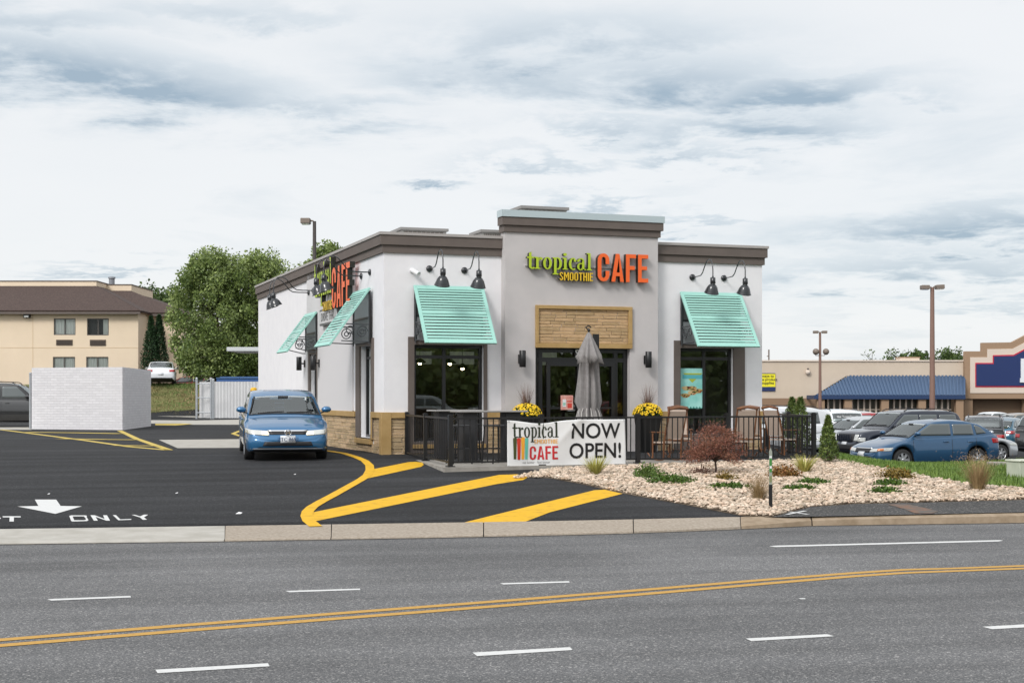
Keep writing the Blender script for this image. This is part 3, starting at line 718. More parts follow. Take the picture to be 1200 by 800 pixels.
# electrical box on side wall near the big awning
# ------------------------------------------------------------ lettering
class Glyphs:
    """flat letter outlines as lists of convex pieces in (x, z)"""
    def bar(x0,y0,x1,y1): return [(x0,y0),(x1,y0),(x1,y1),(x0,y1)]
    def arc(cx, cy, ro, ri, a0, a1, n=18):
        """pieces of an elliptical band; ro, ri = (rx, ry)"""
        out = []
        for i in range(n):
            a, c = R(a0+(a1-a0)*i/n), R(a0+(a1-a0)*(i+1)/n)
            out.append([(cx+ro[0]*math.cos(a), cy+ro[1]*math.sin(a)), (cx+ro[0]*math.cos(c), cy+ro[1]*math.sin(c)), (cx+ri[0]*math.cos(c), cy+ri[1]*math.sin(c)), (cx+ri[0]*math.cos(a), cy+ri[1]*math.sin(a))])
        return out
    def blob(cx, cy, r, n=10): return [(cx+r*math.cos(2*PI*i/n), cy+r*math.sin(2*PI*i/n)) for i in range(n)]
g_ = Glyphs
def serif_word():
    """'tropical' in a condensed slab face; x-height 1. Returns [(pieces), ...] and the width"""
    L = {}
    L['t'] = ([g_.bar(.13,.16,.31,1.30), g_.bar(0,.88,.13,1.0), g_.bar(.31,.88,.50,1.0), [(.13,1.30),(.31,1.30),(.31,1.42)]] + g_.arc(.36,.20,(.23,.22),(.07,.10),180,330,8), .50)
    L['r'] = ([g_.bar(.10,.09,.28,1.0), g_.bar(0,0,.40,.088), g_.bar(0,.90,.10,1.0), g_.blob(.47,.86,.10)] + g_.arc(.44,.70,(.16,.30),(.10,.18),180,80,6), .56)
    L['o'] = (g_.arc(.31,.5,(.31,.52),(.13,.43),0,360,28), .64)
    L['p'] = ([g_.bar(.10,-.35,.28,1.0), g_.bar(0,-.44,.42,-.352), g_.bar(0,.90,.10,1.0)] + g_.arc(.36,.5,(.30,.52),(.12,.42),-110,110,18), .68)
    L['i'] = ([g_.bar(.10,.09,.28,1.0), g_.bar(0,0,.38,.088), g_.bar(0,.90,.10,1.0), g_.blob(.18,1.28,.13)], .41)
    L['c'] = (g_.arc(.31,.5,(.31,.52),(.13,.42),58,305,20) + [g_.blob(.44,.78,.10)], .56)
    L['a'] = ([g_.bar(.36,.07,.53,.76), g_.bar(.531,0,.64,.09)] + g_.arc(.25,.29,(.25,.31),(.10,.22),90,360,16) + g_.arc(.28,.72,(.25,.30),(.13,.20),0,165,10) + [[(.25,.52),(.355,.48),(.355,.58),(.25,.60)], g_.blob(.09,.78,.09)], .66)
    L['l'] = ([g_.bar(.10,.09,.28,1.46), g_.bar(0,0,.38,.088), g_.bar(0,1.37,.10,1.46)], .40)
    x = 0; out = []
    for ch in 'tropical':
        pcs, w = L[ch]; out.append([[(p[0]+x, p[1]) for p in q] for q in pcs]); x += w+.035
    return out, x-.035
def cafe_word():
    """CAFE, tall condensed bold capitals, height 1"""
    L = {}
    s = .155
    L['C'] = (g_.arc(.24,.76,(.24,.24),(.24-s,.24-s*.8),0,180,12) + g_.arc(.24,.24,(.24,.24),(.24-s,.24-s*.8),180,360,12) + [g_.bar(0,.24,s,.76), g_.bar(.48-s,.62,.48,.76), g_.bar(.48-s,.24,.48,.38)], .48)
    L['A'] = ([[(0,0),(s,0),(.335,1),(.18,1)], [(.515-s,0),(.515,0),(.335,1),(.336-s*.15,.86)], [(.105,.20),(.41,.20),(.385,.33),(.13,.33)]], .515)
    L['F'] = ([g_.bar(0,0,s,1), g_.bar(s+.001,.86,.42,1), g_.bar(s+.001,.44,.37,.58)], .42)
    L['E'] = ([g_.bar(0,0,s,1), g_.bar(s+.001,.86,.43,1), g_.bar(s+.001,.45,.38,.58), g_.bar(s+.001,0,.43,.14)], .43)
    x = 0; out = []
    for ch in 'CAFE':
        pcs, w = L[ch]; out.append([[(p[0]+x, p[1]) for p in q] for q in pcs]); x += w+.085
    return out, x-.085
def smoothie_word():
    s = .13; L = {}
    o = (g_.arc(.20,.78,(.20,.22),(.20-s,.22-s*.8),0,180,8) + g_.arc(.20,.22,(.20,.22),(.20-s,.22-s*.8),180,360,8) + [g_.bar(0,.22,s,.78), g_.bar(.40-s,.22,.40,.78)], .40)
    L['O'] = o
    L['S'] = (g_.arc(.19,.76,(.19,.24),(.19-s,.24-s),0,250,9) + g_.arc(.19,.25,(.19,.25),(.19-s,.25-s),-180,70,9) + [[(.06,.60),(.19,.62),(.32,.40),(.2,.40)]], .38)
    L['M'] = ([g_.bar(0,0,s,1), g_.bar(.52-s,0,.52,1), [(s,1),(s,.72),(.26,.25),(.26,.60)], [(.26,.60),(.26,.25),(.52-s,.72),(.52-s,1)]], .52)
    L['T'] = ([g_.bar(.13,0,.13+s,.86), g_.bar(0,.861,.39,1)], .39)
    L['H'] = ([g_.bar(0,0,s,1), g_.bar(.40-s,0,.40,1), g_.bar(s,.43,.40-s,.57)], .40)
    L['I'] = ([g_.bar(0,0,s,1)], s)
    L['E'] = ([g_.bar(0,0,s,1), g_.bar(s,.86,.34,1), g_.bar(s,.44,.31,.57), g_.bar(s,0,.34,.14)], .34)
    x = 0; out = []
    for ch in 'SMOOTHIE':
        pcs, w = L[ch]; out.append([[(p[0]+x, p[1]) for p in q] for q in pcs]); x += w+.07
    return out, x-.07
def put_word(words, width, x, z, W, H, y, depth, mats, parent, name='letter', warp=None, per=True, flip=1):
    """words from the functions above, scaled so that the word is W wide and unit height H; front face at y, returns depth"""
    letters, w = words; k = W/w; objs = []
    group = MB()
    for li, pcs in enumerate(letters):
        b = MB() if per else group
        for i, q in enumerate(pcs):
            e = .0006*(i % 3)
            pts = [(x+p[0]*k, y-e, z+p[1]*H) for p in q]
            if warp: pts = [warp(p) for p in pts]
            if depth: b.prism(pts, (0, depth, 0), 0, 1)
            else: b.ngon(pts)
        if per: objs.append(b.build(name, mats, parent))
    if not per: objs.append(group.build(name, mats, parent))
    return objs
def text_obj(body, size, mat, parent, name, loc, rot=(PI/2,0,0), ext=.002, sx=1.0, align='CENTER', bold=0.0, warp=None):
    cu = bpy.data.curves.new(name, 'FONT'); cu.body = body; cu.size = size; cu.extrude = ext; cu.align_x = align; cu.resolution_u = 4; cu.offset = bold
    o = bpy.data.objects.new(name, cu); COL.objects.link(o)
    dg = bpy.context.evaluated_depsgraph_get(); me = bpy.data.meshes.new_from_object(o.evaluated_get(dg))
    bpy.data.objects.remove(o)
    M = Matrix.Translation(loc) @ Matrix.Rotation(rot[2],4,'Z') @ Matrix.Rotation(rot[0],4,'X') @ Matrix.Diagonal((sx,1,1,1))
    me.transform(M)
    if warp:
        for v in me.vertices: v.co = warp(tuple(v.co))
    me.materials.clear(); me.materials.append(mat)
    o = bpy.data.objects.new(name, me); COL.objects.link(o)
    if parent is not None: o.parent = parent
    return o

# front sign
sx0, sx1 = FS(615, TT), FS(756, TT); sz = FZ(690, 318.5, TT)
sgn = thing('cafe_sign', 'green and orange channel letter sign on the tower front, over the entrance', 'sign', LW(sx0, TT, sz), ANG)
H1 = (FZ(620, 299, TT)-FZ(620, 319.0, TT))
kx = FS(691, TT)-sx0
for nm, wd, x, z, W, H, d, m_ in (('green_letter', serif_word(), 0, .02, kx, H1/1.44, .11, M_green_l),
        ('yellow_letter', smoothie_word(), FS(653,TT)-sx0, FZ(672,329.5,TT)-sz, FS(692,TT)-FS(653,TT), .19, .10, M_yel_l),
        ('orange_letter', cafe_word(), FS(697,TT)-sx0, FZ(726,331,TT)-sz, sx1-FS(697,TT), FZ(726,298.5,TT)-FZ(726,331,TT), .13, M_or_l)):
    put_word(wd, 0, x, z, W, H, -.05-d, d, [m_, M_dkside], sgn, nm)
b = MB(); b.box(.0, sx1-sx0-.05, -.045, -.005, .09, .14); b.box(FS(653,TT)-sx0, FS(692,TT)-sx0, -.045, -.005, FZ(672,329.5,TT)-sz+.06, FZ(672,329.5,TT)-sz+.12); b.build('raceway', M_tower, sgn)
# side sign: same letters, square to the side wall, stretched as in the photo
tA, tB = ST(370, -.19), ST(412.5, -.19)
sg2 = thing('cafe_sign', 'green and orange channel letter sign on the side wall, seen edge-on above the drive-through board', 'sign', LW(-.055, tA, SZ(392, 345)), SA)
Wd = tA-tB; Zs = SZ(392, 345)
put_word(serif_word(), 0, 0, 0, Wd*.50, .62, -.18, .12, [M_green_l, M_dkside], sg2, 'green_letter')
put_word(smoothie_word(), 0, Wd*.24, -.42, Wd*.27, .24, -.17, .11, [M_yel_l, M_dkside], sg2, 'yellow_letter')
put_word(cafe_word(), 0, Wd*.53, -.42, Wd*.47, 1.02, -.19, .13, [M_or_l, M_dkside], sg2, 'orange_letter')
tC, tD = ST(377, -.10), ST(398, -.10)
dts = thing('drive_through_board', 'small white board lettered DRIVE THRU under the side wall letters', 'sign', LW(-.055, tC, SZ(387, 381)), SA)
b = MB(); wd = tC-tD; b.box(0, wd, -.10, 0, 0, .42); b.build('cabinet', pm('board_grey', (.10,.10,.10), .5), dts)
b = MB(); b.box(.05, wd-.05, -.106, -.1005, .05, .37); b.build('face', pm('board_face', (.55,.55,.55), .5), dts)
text_obj('DRIVE THRU', .30, M_black, dts, 'lettering', (wd/2, -.109, .11), sx=wd/2.1)

# ------------------------------------------------------------ patio slab, fence, banner
tF0, tF1 = -5.12, -4.65
sF1 = FS(953.5, tF1)
PZ = -.05
slab = [LW(-.1, 0.0), LW(-.16, tF0-.14), LW(sF1+.2, tF1-.14), LW(W_R+.35, .4), LW(W_R+.35, 1.2), LW(W_R-.1,1.2), LW(W_R-.1,.1), LW(.1, .1)]
sl = [(.52-.12, -.0), (-.17, tF0-.15), (sF1+.2, tF1-.15), (W_R+.5, .3), (W_R+.5, 1.6), (W_R+.003, 1.6), (W_R+.003, -.003), (sT1+.003,-.003), (sT1+.003,TT-.003),(sT0-.003,TT-.003),(sT0-.003,-.003)]
b = MB(); b.prism([tuple(LW(s, t, PZ)) for s, t in sl], (0,0,-.45)); ps = b.build('patio_slab', M_conc_slab, bevel=.012); tag(ps, kind='structure')

def fence_run(parent, A, B, first=True, last=True, posts=2, fr=None, gap=.122, pk=.0085):
    """black aluminium railing from A to B (x, y of the ground plane), as posts, rails and a panel of pickets"""
    d = (B-A); L_ = d.length; d.normalize(); n = Vector((-d.y, d.x, 0)); Mx = Matrix(((d.x, n.x, 0, A.x), (d.y, n.y, 0, A.y), (0,0,1,PZ), (0,0,0,1)))
    fr = fr or [i/(posts-1) for i in range(posts)]
    for i, f in enumerate(fr):
        if (i == 0 and not first) or (i == len(fr)-1 and not last): continue
        x = f*L_; b = MB()
        b.box(x-.04, x+.04, -.04, .04, 0, .96, M=Mx); b.box(x-.048, x+.048, -.048, .048, .96, .985, M=Mx); b.box(x-.03, x+.03, -.03, .03, .985, 1.0, M=Mx)
        b.box(x-.075, x+.075, -.075, .075, .001, .02, M=Mx); b.build('post', M_black, parent)
    for f0, f1 in zip(fr[:-1], fr[1:]):
        x0, x1 = f0*L_+.042, f1*L_-.042
        b = MB(); b.box(x0, x1, -.028, .028, .905, .94, M=Mx); b.build('top_rail', M_black, parent)
        b = MB(); b.box(x0, x1, -.015, .015, .07, .10, M=Mx); b.build('bottom_rail', M_black, parent)
        b = MB(); n_ = max(2, int(round((x1-x0)/gap)))
        for i in range(1, n_):
            x = x0+(x1-x0)*i/n_; b.box(x-pk, x+pk, -pk, pk, .1005, .9045, M=Mx)
        b.build('pickets', M_black, parent)
fen = thing('patio_fence', 'black metal picket fence round the café patio', 'fence', LW(0, tF0, PZ))
fen.location = (0,0,0)
A0, A1, A2, A3 = LW(FS(475.7), -.06), LW(0, tF0), LW(sF1, tF1), LW(W_R+.25, .2)
fence_run(fen, A0, A1, True, False, fr=[0, .47, 1.0], gap=.19, pk=.0065)
fpx = [526, 634, 747.5, 852, 953.5]
def frac(px):
    k = (px-600)/F; d = A2-A1; return (k*A1.y-A1.x)/(d.x-k*d.y)
fence_run(fen, A1, A2, fr=[0.0]+[frac(p) for p in fpx[1:-1]]+[1.0])
fence_run(fen, A2, A3, False, True, fr=[0, .5, 1.0], gap=.16, pk=.0075)
# banner
dF = (A2-A1).normalized(); fA = math.atan2(dF.y, dF.x); nF = Vector((dF.y, -dF.x, 0))
def fpos(px): return A1+dF*((A2-A1).length*frac(px))
B0, B1 = fpos(593), fpos(731.5); BW = (B1-B0).length; bz0 = gz(546.5, (B0.y+B1.y)/2)-.0; bz1 = gz(491.5, (B0.y+B1.y)/2)
BH = bz1-bz0
ban = thing('banner', 'white vinyl banner reading NOW OPEN tied to the black patio fence', 'banner', (B0.x+nF.x*.055, B0.y+nF.y*.055, bz0), fA)
def bwave(x, z):
    f = z/BH
    return -.016*math.sin(x*3.1+z*2.5)*(.35+.65*f) - .010*math.sin(x*7.7-z*4.2+1) - .018*math.exp(-((x-(.60+.95*f)*1.0)/.10)**2)*f
def sag(x): return -.07*math.exp(-((x/BW-.27)/.17)**2)
M_ban = pm('banner_vinyl', (.74,.74,.735), .38, spec=.4)
nx_, nz_ = 90, 30; V = []
for j in range(nz_+1):
    for i in range(nx_+1):
        x = BW*i/nx_; f = j/nz_; z = BH*f + sag(x)*f**3; z -= .03*(x/BW)*(1-f); V.append((x, bwave(x, z), z))
Fc = [(j*(nx_+1)+i, j*(nx_+1)+i+1, (j+1)*(nx_+1)+i+1, (j+1)*(nx_+1)+i) for j in range(nz_) for i in range(nx_)]
o = fast_mesh('sheet', np.array(V), np.array(Fc), M_ban, ban, smooth=True); md = o.modifiers.new('thickness', 'SOLIDIFY'); md.thickness = .002; md.offset = 1
def bw(p): return (p[0], bwave(p[0], p[2]) - .009 + (p[1] if abs(p[1]) < .05 else 0), p[2])
X8 = lambda x: BW*(x-30)/(1120-30); Z8 = lambda y: BH*(1-(y-20)/(450-20))
put_word(serif_word(), 0, X8(75), Z8(180), X8(495)-X8(75), (Z8(85)-Z8(180)), 0, 0, pm('banner_ink', (.02,.028,.012), .5), ban, 'lettering', warp=bw, per=False)
put_word(smoothie_word(), 0, X8(270), Z8(236), X8(488)-X8(270), Z8(196)-Z8(236), 0, 0, pm('banner_orange', (.75,.40,.12), .5), ban, 'lettering', warp=bw, per=False)
put_word(cafe_word(), 0, X8(230), Z8(380), X8(488)-X8(230), Z8(258)-Z8(380), 0, 0, pm('banner_red', (.55,.02,.025), .5), ban, 'lettering', warp=bw, per=False)
lg = MB()
for i, (a, c, y0, y1) in enumerate(((80,112,188,372), (114,148,192,378), (150,184,182,374), (184,216,192,376))):
    n_ = 6; 
    for k in range(n_):
        f0, f1 = k/n_, (k+1)/n_
        za, zb_ = Z8(y1+(y0-y1)*f0), Z8(y1+(y0-y1)*f1); ins = lambda f: (1-f)*5
        lg.add([bw((X8(a+ins(f0)),0,za)), bw((X8(c-ins(f0)),0,za)), bw((X8(c-ins(f1)),0,zb_)), bw((X8(a+ins(f1)),0,zb_))], [(0,1,2,3)], i)
    cxx = X8((a+c)/2); lg.add([bw((cxx+(X8(c)-X8(a))/2*math.cos(t), 0, Z8(y0)+.02*math.sin(t))) for t in np.linspace(0, PI, 8)], [tuple(range(8))], i)
lg.build('logo_stripes', [pm('ink_olive', (.05,.06,.01), .5), pm('ink_red', (.52,.03,.01), .5), pm('ink_amber', (.80,.36,.03), .5), pm('ink_teal', (.12,.48,.38), .5)], ban)
text_obj('NOW', .42, M_black, ban, 'lettering', (X8(835), 0, Z8(190)), sx=.98, warp=bw, bold=.006, ext=0)
text_obj('OPEN!', .42, M_black, ban, 'lettering', (X8(838), 0, Z8(372)), sx=.96, warp=bw, bold=.006, ext=0)
text_obj('eat better · feel better', .065, pm('ink_grey', (.25,.25,.25), .5), ban, 'lettering', (X8(290), 0, Z8(413)), warp=bw, ext=0)
b = MB()
for x, z in ((.03, BH-.03), (BW-.03, BH-.03), (.03, .03), (BW-.03, .0)):
    b.lathe([(.018,0),(.02,.003),(.01,.004)], (x, bwave(x, z)-.006, z), 10, axis='y', mi=0); b.tube([(x, bwave(x,z)-.004, z), (x, .05, z+.01)], .004, 5, 1)
b.build('grommets', [M_gal, M_white_p], ban)

# ------------------------------------------------------------ poster, notice, number, inside of the café
def posterlike(name, label, cat, px0, px1, py0, py1, t, mat, TTp=0.0):
    s0, s1 = FS(px0, t), FS(px1, t); pxc = (px0+px1)/2
    z0, z1 = FZ(pxc, py1, t), FZ(pxc, py0, t)
    r = thing(name, label, cat, LW(s0, t, z0), ANG); b = MB(); b.box(0, s1-s0, -.004, 0, 0, z1-z0); b.build('sheet', mat, r); return r, s1-s0, z1-z0
r, w, h = posterlike('poster', 'tall teal poster of food inside the window near the rocking chairs', 'poster', 796.8, 825.2, 431.5, 478.5, .125, pm('poster_teal', (.22,.60,.54), .4, col2=(.40,.76,.70), nscale=3))
b = MB(); b.ngon([(w*.12,-.006,h*.88),(w*.92,-.006,h*.88),(w*.5,-.006,h*.64)], 0); b.box(w*.1, w*.95, -.0075, -.0065, h*.74, h*.84, 1)
b.build('print', [pm('p_green', (.42,.50,.05), .5), pm('p_blue', (.10,.45,.50), .5)], r)
b = MB(); rr = random.Random(3)
for i in range(5):
    cx, cz = w*(.25+.5*(i % 3)/2+rr.uniform(-.05,.05)), h*(.32+.16*(i//3)+rr.uniform(-.03,.03)+.05*(i%3)); 
    pts = [(cx+.13*w*1.5*math.cos(a)*(1+.2*math.sin(3*a)), -.0085-.0006*i, cz+.055*h*math.sin(a)) for a in np.linspace(0, 2*PI, 12, endpoint=False)]
    b.ngon(pts, i % 2)
    for k in range(7):
        a, q = cx+rr.uniform(-.13,.13)*w, cz+rr.uniform(-.035,.035)*h; b.box(a-.02, a+.02, -.0125, -.0122, q-.012, q+.012, 2+k % 3)
b.build('food_picture', [pm('p_bread', (.50,.33,.12), .6), pm('p_bread2', (.62,.45,.22), .6), pm('p_dark', (.07,.03,.015), .6), pm('p_tom', (.35,.05,.02), .6), pm('p_leaf', (.10,.16,.03), .6)], r)
b = MB()
for i in range(8): x = w*i/8; b.ngon([(x,-.0065,.0),(x+w/8,-.0065,.0),(x+w/16,-.0065,.05)])
b.build('zigzag_edge', pm('p_edge', (.02,.20,.16), .5), r)
r, w, h = posterlike('notice', 'pink notice with a cup picture stuck to the entrance door', 'notice', 657, 671.5, 463, 480, TT+.098, pm('notice_pink', (.62,.22,.18), .5, col2=(.70,.45,.38), nscale=6))
b = MB(); b.box(w*.15, w*.42, -.008, -.005, h*.2, h*.72, 0); b.box(w*.18, w*.39, -.009, -.0081, h*.3, h*.5, 1); b.box(w*.55, w*.9, -.008, -.005, h*.12, h*.45, 2); b.box(w*.5, w*.9, -.008, -.005, h*.55, h*.62, 2)
b.build('print', [M_white_p, pm('p_mint', (.3,.55,.45), .5), pm('p_redd', (.6,.05,.03), .5)], r)
r, w, h = posterlike('address_number', 'white street number on the glass over the entrance doors', 'number', 673.5, 679.5, 408.5, 417.5, TT+.10, M_black)
text_obj('9', h*1.2, M_white_p, r, 'lettering', (w/2, -.006, h*.05), bold=.006)

for s, t, z, lab in ((1.28, 1.6, 2.08, 'lit dome pendant lamp inside the front window, closer to the corner'), (2.05, 1.7, 2.08, 'lit dome pendant lamp inside the front window behind the middle mullion'), (2.65, 2.6, 1.98, 'small bright round pendant lamp deeper inside the front window')):
    r = thing('pendant_lamp', lab, 'ceiling lamp', LW(s, t, z), ANG, 'pendant lamps inside the café')
    b = MB(); b.tube([(0,0,.12),(0,0,3.01-z)], .008, 6); b.build('cord', M_black, r)
    b = MB(); b.lathe([(.02,.13),(.05,.11),(.14,.04),(.16,0),(.155,0),(.13,.035),(.02,.1)], n=20); b.build('lamp_shade', M_shade, r)
    b = MB(); b.lathe([(0,.05),(.035,.03),(.045,0),(.03,-.035),(0,-.045)], n=14); b.build('bulb', pm('bulb_glow', (1,.85,.6), .4, emit=(1,.80,.5), estr=20), r)
cn = thing('service_counter', 'long service counter at the back of the café interior', 'counter', LW(4.6, 5.6, -.03), ANG)
b = MB(); b.box(-2.6, 2.6, 0, .7, 0, 1.02); b.build('front_panel', pm('counter_wood', (.18,.10,.05), .5, col2=(.24,.15,.08), nscale=5), cn)
b = MB(); b.box(-2.68, 2.68, -.06, .76, 1.021, 1.07); b.build('countertop', pm('counter_top', (.35,.34,.32), .3), cn)
b = MB()
for i in range(4): b.box(-2.3+i*1.22, -1.6+i*1.22, .95, 1.0, 2.2, 2.55)
b.build('menu_boards', pm('menu_lit', (.06,.07,.05), .4, emit=(.8,.85,.7), estr=.10), cn)
for (s, t, lab, c_) in ((1.5, 1.5, 'dark wooden dining table inside behind the front window', 0), (7.6, 1.9, 'dark wooden dining table inside behind the poster window', 0)):
    r = thing('dining_table', lab, 'table', LW(s, t, -.03), ANG)
    b = MB(); b.box(-.38, .38, -.38, .38, .71, .75); b.build('tabletop', pm('dark_wood', (.10,.055,.03), .4), r, bevel=.01)
    b = MB(); b.lathe([(.04,.02),(.04,.70)], n=12); b.lathe([(0,.001),(.26,.001),(.26,.02),(.03,.04),(0,.04)], n=20); b.build('pedestal', M_black, r)
    for k in (-1, 1):
        q = thing('dining_chair', ('wooden dining chair at the indoor table in the front window, ' if s < 3 else 'wooden dining chair at the indoor table in the poster window, ') + ('corner side' if k < 0 else 'far side'), 'chair', LW(s+k*.72, t, -.03), ANG + (PI/2 if k < 0 else -PI/2)*-1, 'indoor dining chairs')
        b = MB(); b.box(-.21,.21,-.21,.21,.43,.47); b.build('seat', pm('chair_blond', (.38,.22,.10), .5), q, bevel=.01)
        b = MB(); b.box(-.20,.20,.17,.20,.62,.90); b.box(-.20,-.16,.172,.198,.471,.62); b.box(.16,.20,.172,.198,.471,.62); b.build('backrest', pm('chair_blond', (.38,.22,.10)), q)
        for sx in (-1,1):
            for sy in (-1,1):
                b = MB(); b.tube([(sx*.18,sy*.18,.43),(sx*.20,sy*.20,.0)], .016, 6); b.build('leg', M_black, q)

# ------------------------------------------------------------ patio furniture
def bar_table(label, s, t, w, d):
    r = thing('bar_table', label, 'table', LW(s, t, PZ), fA, 'tall patio tables')
    b = MB(); b.box(-w/2, w/2, -d/2, d/2, 1.02, 1.055); b.build('tabletop', pm('grey_top', (.30,.29,.28), .4), r, bevel=.01)
    for k in (-1, 1):
        b = MB(); x = k*(w/2-.28); b.box(x-.16, x+.16, -.16, .16, .05, 1.018); b.box(x-.24, x+.24, -.24, .24, .001, .049); b.build('pedestal', pm('charcoal', (.03,.03,.032), .5), r)
def stool(label, s, t, rz=0.0):
    r = thing('bar_stool', label, 'stool', LW(s, t, PZ), fA+rz, 'black bar stools')
    b = MB(); b.box(-.19,.19,-.19,.19,.74,.775); b.build('seat', pm('charcoal', (.03,.03,.032)), r, bevel=.01)
    for sx in (-1,1):
        for sy in (-1,1):
            b = MB(); b.tube([(sx*.165,sy*.165,.74),(sx*.20,sy*.20,.0)], .016, 6); b.build('leg', M_black, r)
    b = MB()
    for a in range(4):
        p, q = [(-.185,-.185),(.185,-.185),(.185,.185),(-.185,.185)][a], [(.185,-.185),(.185,.185),(-.185,.185),(-.185,-.185)][a]
        b.tube([(p[0],p[1],.30),(q[0],q[1],.30)], .01, 6)
    b.build('footrest', M_black, r)
tq = -3.35
bar_table('long grey topped bar table on the patio behind the corner of the fence', FS(573, tq), tq, 1.5, .6)
bar_table('grey topped bar table standing right under the front window', FS(515, -1.6)+.35, -1.6, 1.1, .6)
stool('black bar stool at the fence corner, in front of the front window', FS(538, -3.9), -3.9)
stool('black bar stool tucked beside the banner edge, under the long table', FS(581, -3.95), -3.95, .2)
stool('black bar stool behind the long bar table, nearer the café corner', FS(548, -2.6), -2.6, .1)

def leafmesh(name, pts, size, mat, parent=None, aspect=.55, up=.0, jitter=.4, smin=.6):
    """one bent leaf (two triangles as a quad) at each point, oriented at random"""
    n = len(pts); d = rng.normal(size=(n,3)); d[:,2] = d[:,2]*(1-up*.5)+up; d /= np.linalg.norm(d, axis=1)[:,None]
    e = rng.normal(size=(n,3)); e -= (e*d).sum(1)[:,None]*d; e /= np.linalg.norm(e, axis=1)[:,None]
    s = size*rng.uniform(smin, 1.3, n)[:,None]
    nrm = np.cross(d, e)
    a = pts; b_ = pts + d*s*.5 + e*s*aspect*.5 + nrm*s*.08; c = pts + d*s; q = pts + d*s*.5 - e*s*aspect*.5 + nrm*s*.08
    V = np.stack([a, b_, c, q], 1).reshape(-1, 3); Fc = np.arange(n*4).reshape(n, 4)
    return fast_mesh(name, V, Fc, mat, parent)
def blades(name, c, n, h, spread, w, mat, parent=None, lean=.35, taper=True, curve=.5, base=.04):
    V, Fc = [], []
    for i in range(n):
        a = rng.uniform(0, 2*PI); hh = h*rng.uniform(.55, 1.1); ln = spread*rng.uniform(.2, 1)
        d = np.array([math.cos(a), math.sin(a), 0]); s = np.array([-d[1], d[0], 0]); b0 = d*rng.uniform(0, base); k = len(V)
        for j in range(4):
            f = j/3; p = b0 + d*ln*(f**(1+curve)) + np.array([0,0,hh*(f - curve*.25*f*f*(ln/spread))]); ww = w*(1-f*.92) if taper else w*(1-.5*f)
            V += [tuple(p-s*ww/2+c), tuple(p+s*ww/2+c)]
        Fc += [(k+2*j, k+2*j+1, k+2*j+3, k+2*j+2) for j in range(3)]
    return fast_mesh(name, np.array(V), np.array(Fc), mat, parent)
Z0 = np.zeros(3)
def planter(label, px, t):
    s = FS(px, t); r = thing('flower_planter', label, 'planter', LW(s, t, PZ), ANG, 'black planters with yellow flowers beside the entrance')
    b = MB(); P = [(.15,0),(.24,.88),(.24,.92),(.205,.92),(.20,.86)]
    for i in range(len(P)-1):
        (a, z0), (c, z1) = P[i], P[i+1]
        sq = [(-1,-1),(1,-1),(1,1),(-1,1)]
        b.add([(x*a, y*a, z0) for x, y in sq]+[(x*c, y*c, z1) for x, y in sq], [(k,(k+1)%4,(k+1)%4+4,k+4) for k in range(4)])
    b.quad((-.15,-.15,.001),(.15,-.15,.001),(.15,.15,.001),(-.15,.15,.001)); b.build('pot', pm('planter_black', (.015,.015,.015), .35), r)
    b = MB(); b.quad((-.2,-.2,.87),(.2,-.2,.87),(.2,.2,.87),(-.2,.2,.87)); b.build('soil', pm('soil', (.03,.02,.012), .95), r)
    n = 1500; d = rng.normal(size=(n,3)); d /= np.linalg.norm(d,axis=1)[:,None]; d[:,2] = np.abs(d[:,2])*.95-.1
    rad = rng.uniform(.55,1,n)[:,None]
    leafmesh('foliage', d*rad*np.array([.33,.33,.27])+np.array([0,0,.93]), .055, pm('mum_leaf', (.045,.09,.015), .6, island=.5), r)
    n = 420; d = rng.normal(size=(n,3)); d /= np.linalg.norm(d,axis=1)[:,None]; d[:,2] = np.abs(d[:,2])*.95-.05
    P = d*np.array([.35,.35,.29])+np.array([0,0,.93]); b = MB()
    for p, nn in zip(P, d):
        nn = Vector(nn).normalized(); a = nn.orthogonal().normalized(); c = nn.cross(a); rr_ = random.uniform(.016,.028)
        pts = [Vector(p)+ (a*math.cos(t_)+c*math.sin(t_))*rr_*(1 if k % 2 else .8) for k, t_ in enumerate(np.linspace(0,2*PI,8,endpoint=False))]
        top = Vector(p)+nn*.012; b.add(pts+[top], [(k,(k+1)%8,8) for k in range(8)])
    b.build('flowers', pm('mum_yellow', (.80,.52,.01), .6, island=.25), r)
    blades('grass_plume', np.array([0,0,.95]), 150, .70, .30, .010, pm('dry_purple', (.16,.085,.06), .8, island=.4), r)
planter('black planter of yellow mums against the tower, between the sconce and the banner', 617, -.75)
planter('black planter of yellow mums between the entrance and the rocking chairs', 759, -.85)

# closed cantilever umbrella
tu = -2.6; su = FS(690, tu)
r = thing('patio_umbrella', 'closed grey patio umbrella in front of the entrance, behind the banner', 'umbrella', LW(su, tu, PZ), fA)
zt = gz(389, CY+su*u_.y+tu*v_.y)-PZ
prof = [(.015,zt),(.05,zt-.05),(.12,zt-.22),(.22,zt-.50),(.245,zt-.60),(.17,zt-.66),(.20,zt-1.1),(.23,zt-1.5),(.175,zt-1.66),(.24,zt-1.95),(.30,zt-2.2),(.20,zt-2.26)]
n_ = 64; V = []
for i, (a, z) in enumerate(prof):
    for k in range(n_):
        an = 2*PI*k/n_; f = i/(len(prof)-1); rr_ = a*(1+ (.30*math.sin(8*an+.5*math.sin(an*3)) + .12*math.sin(15*an+i))*min(1, f*2.5))
        lift = .10*math.sin(5*an+1)*(1 if i == 4 else 0) + .16*math.sin(4*an+.3)*(1 if i >= 10 else 0)
        V.append((rr_*math.cos(an), rr_*math.sin(an), z+lift))
Fc = [(i*n_+k, i*n_+(k+1) % n_, (i+1)*n_+(k+1) % n_, (i+1)*n_+k) for i in range(len(prof)-1) for k in range(n_)]
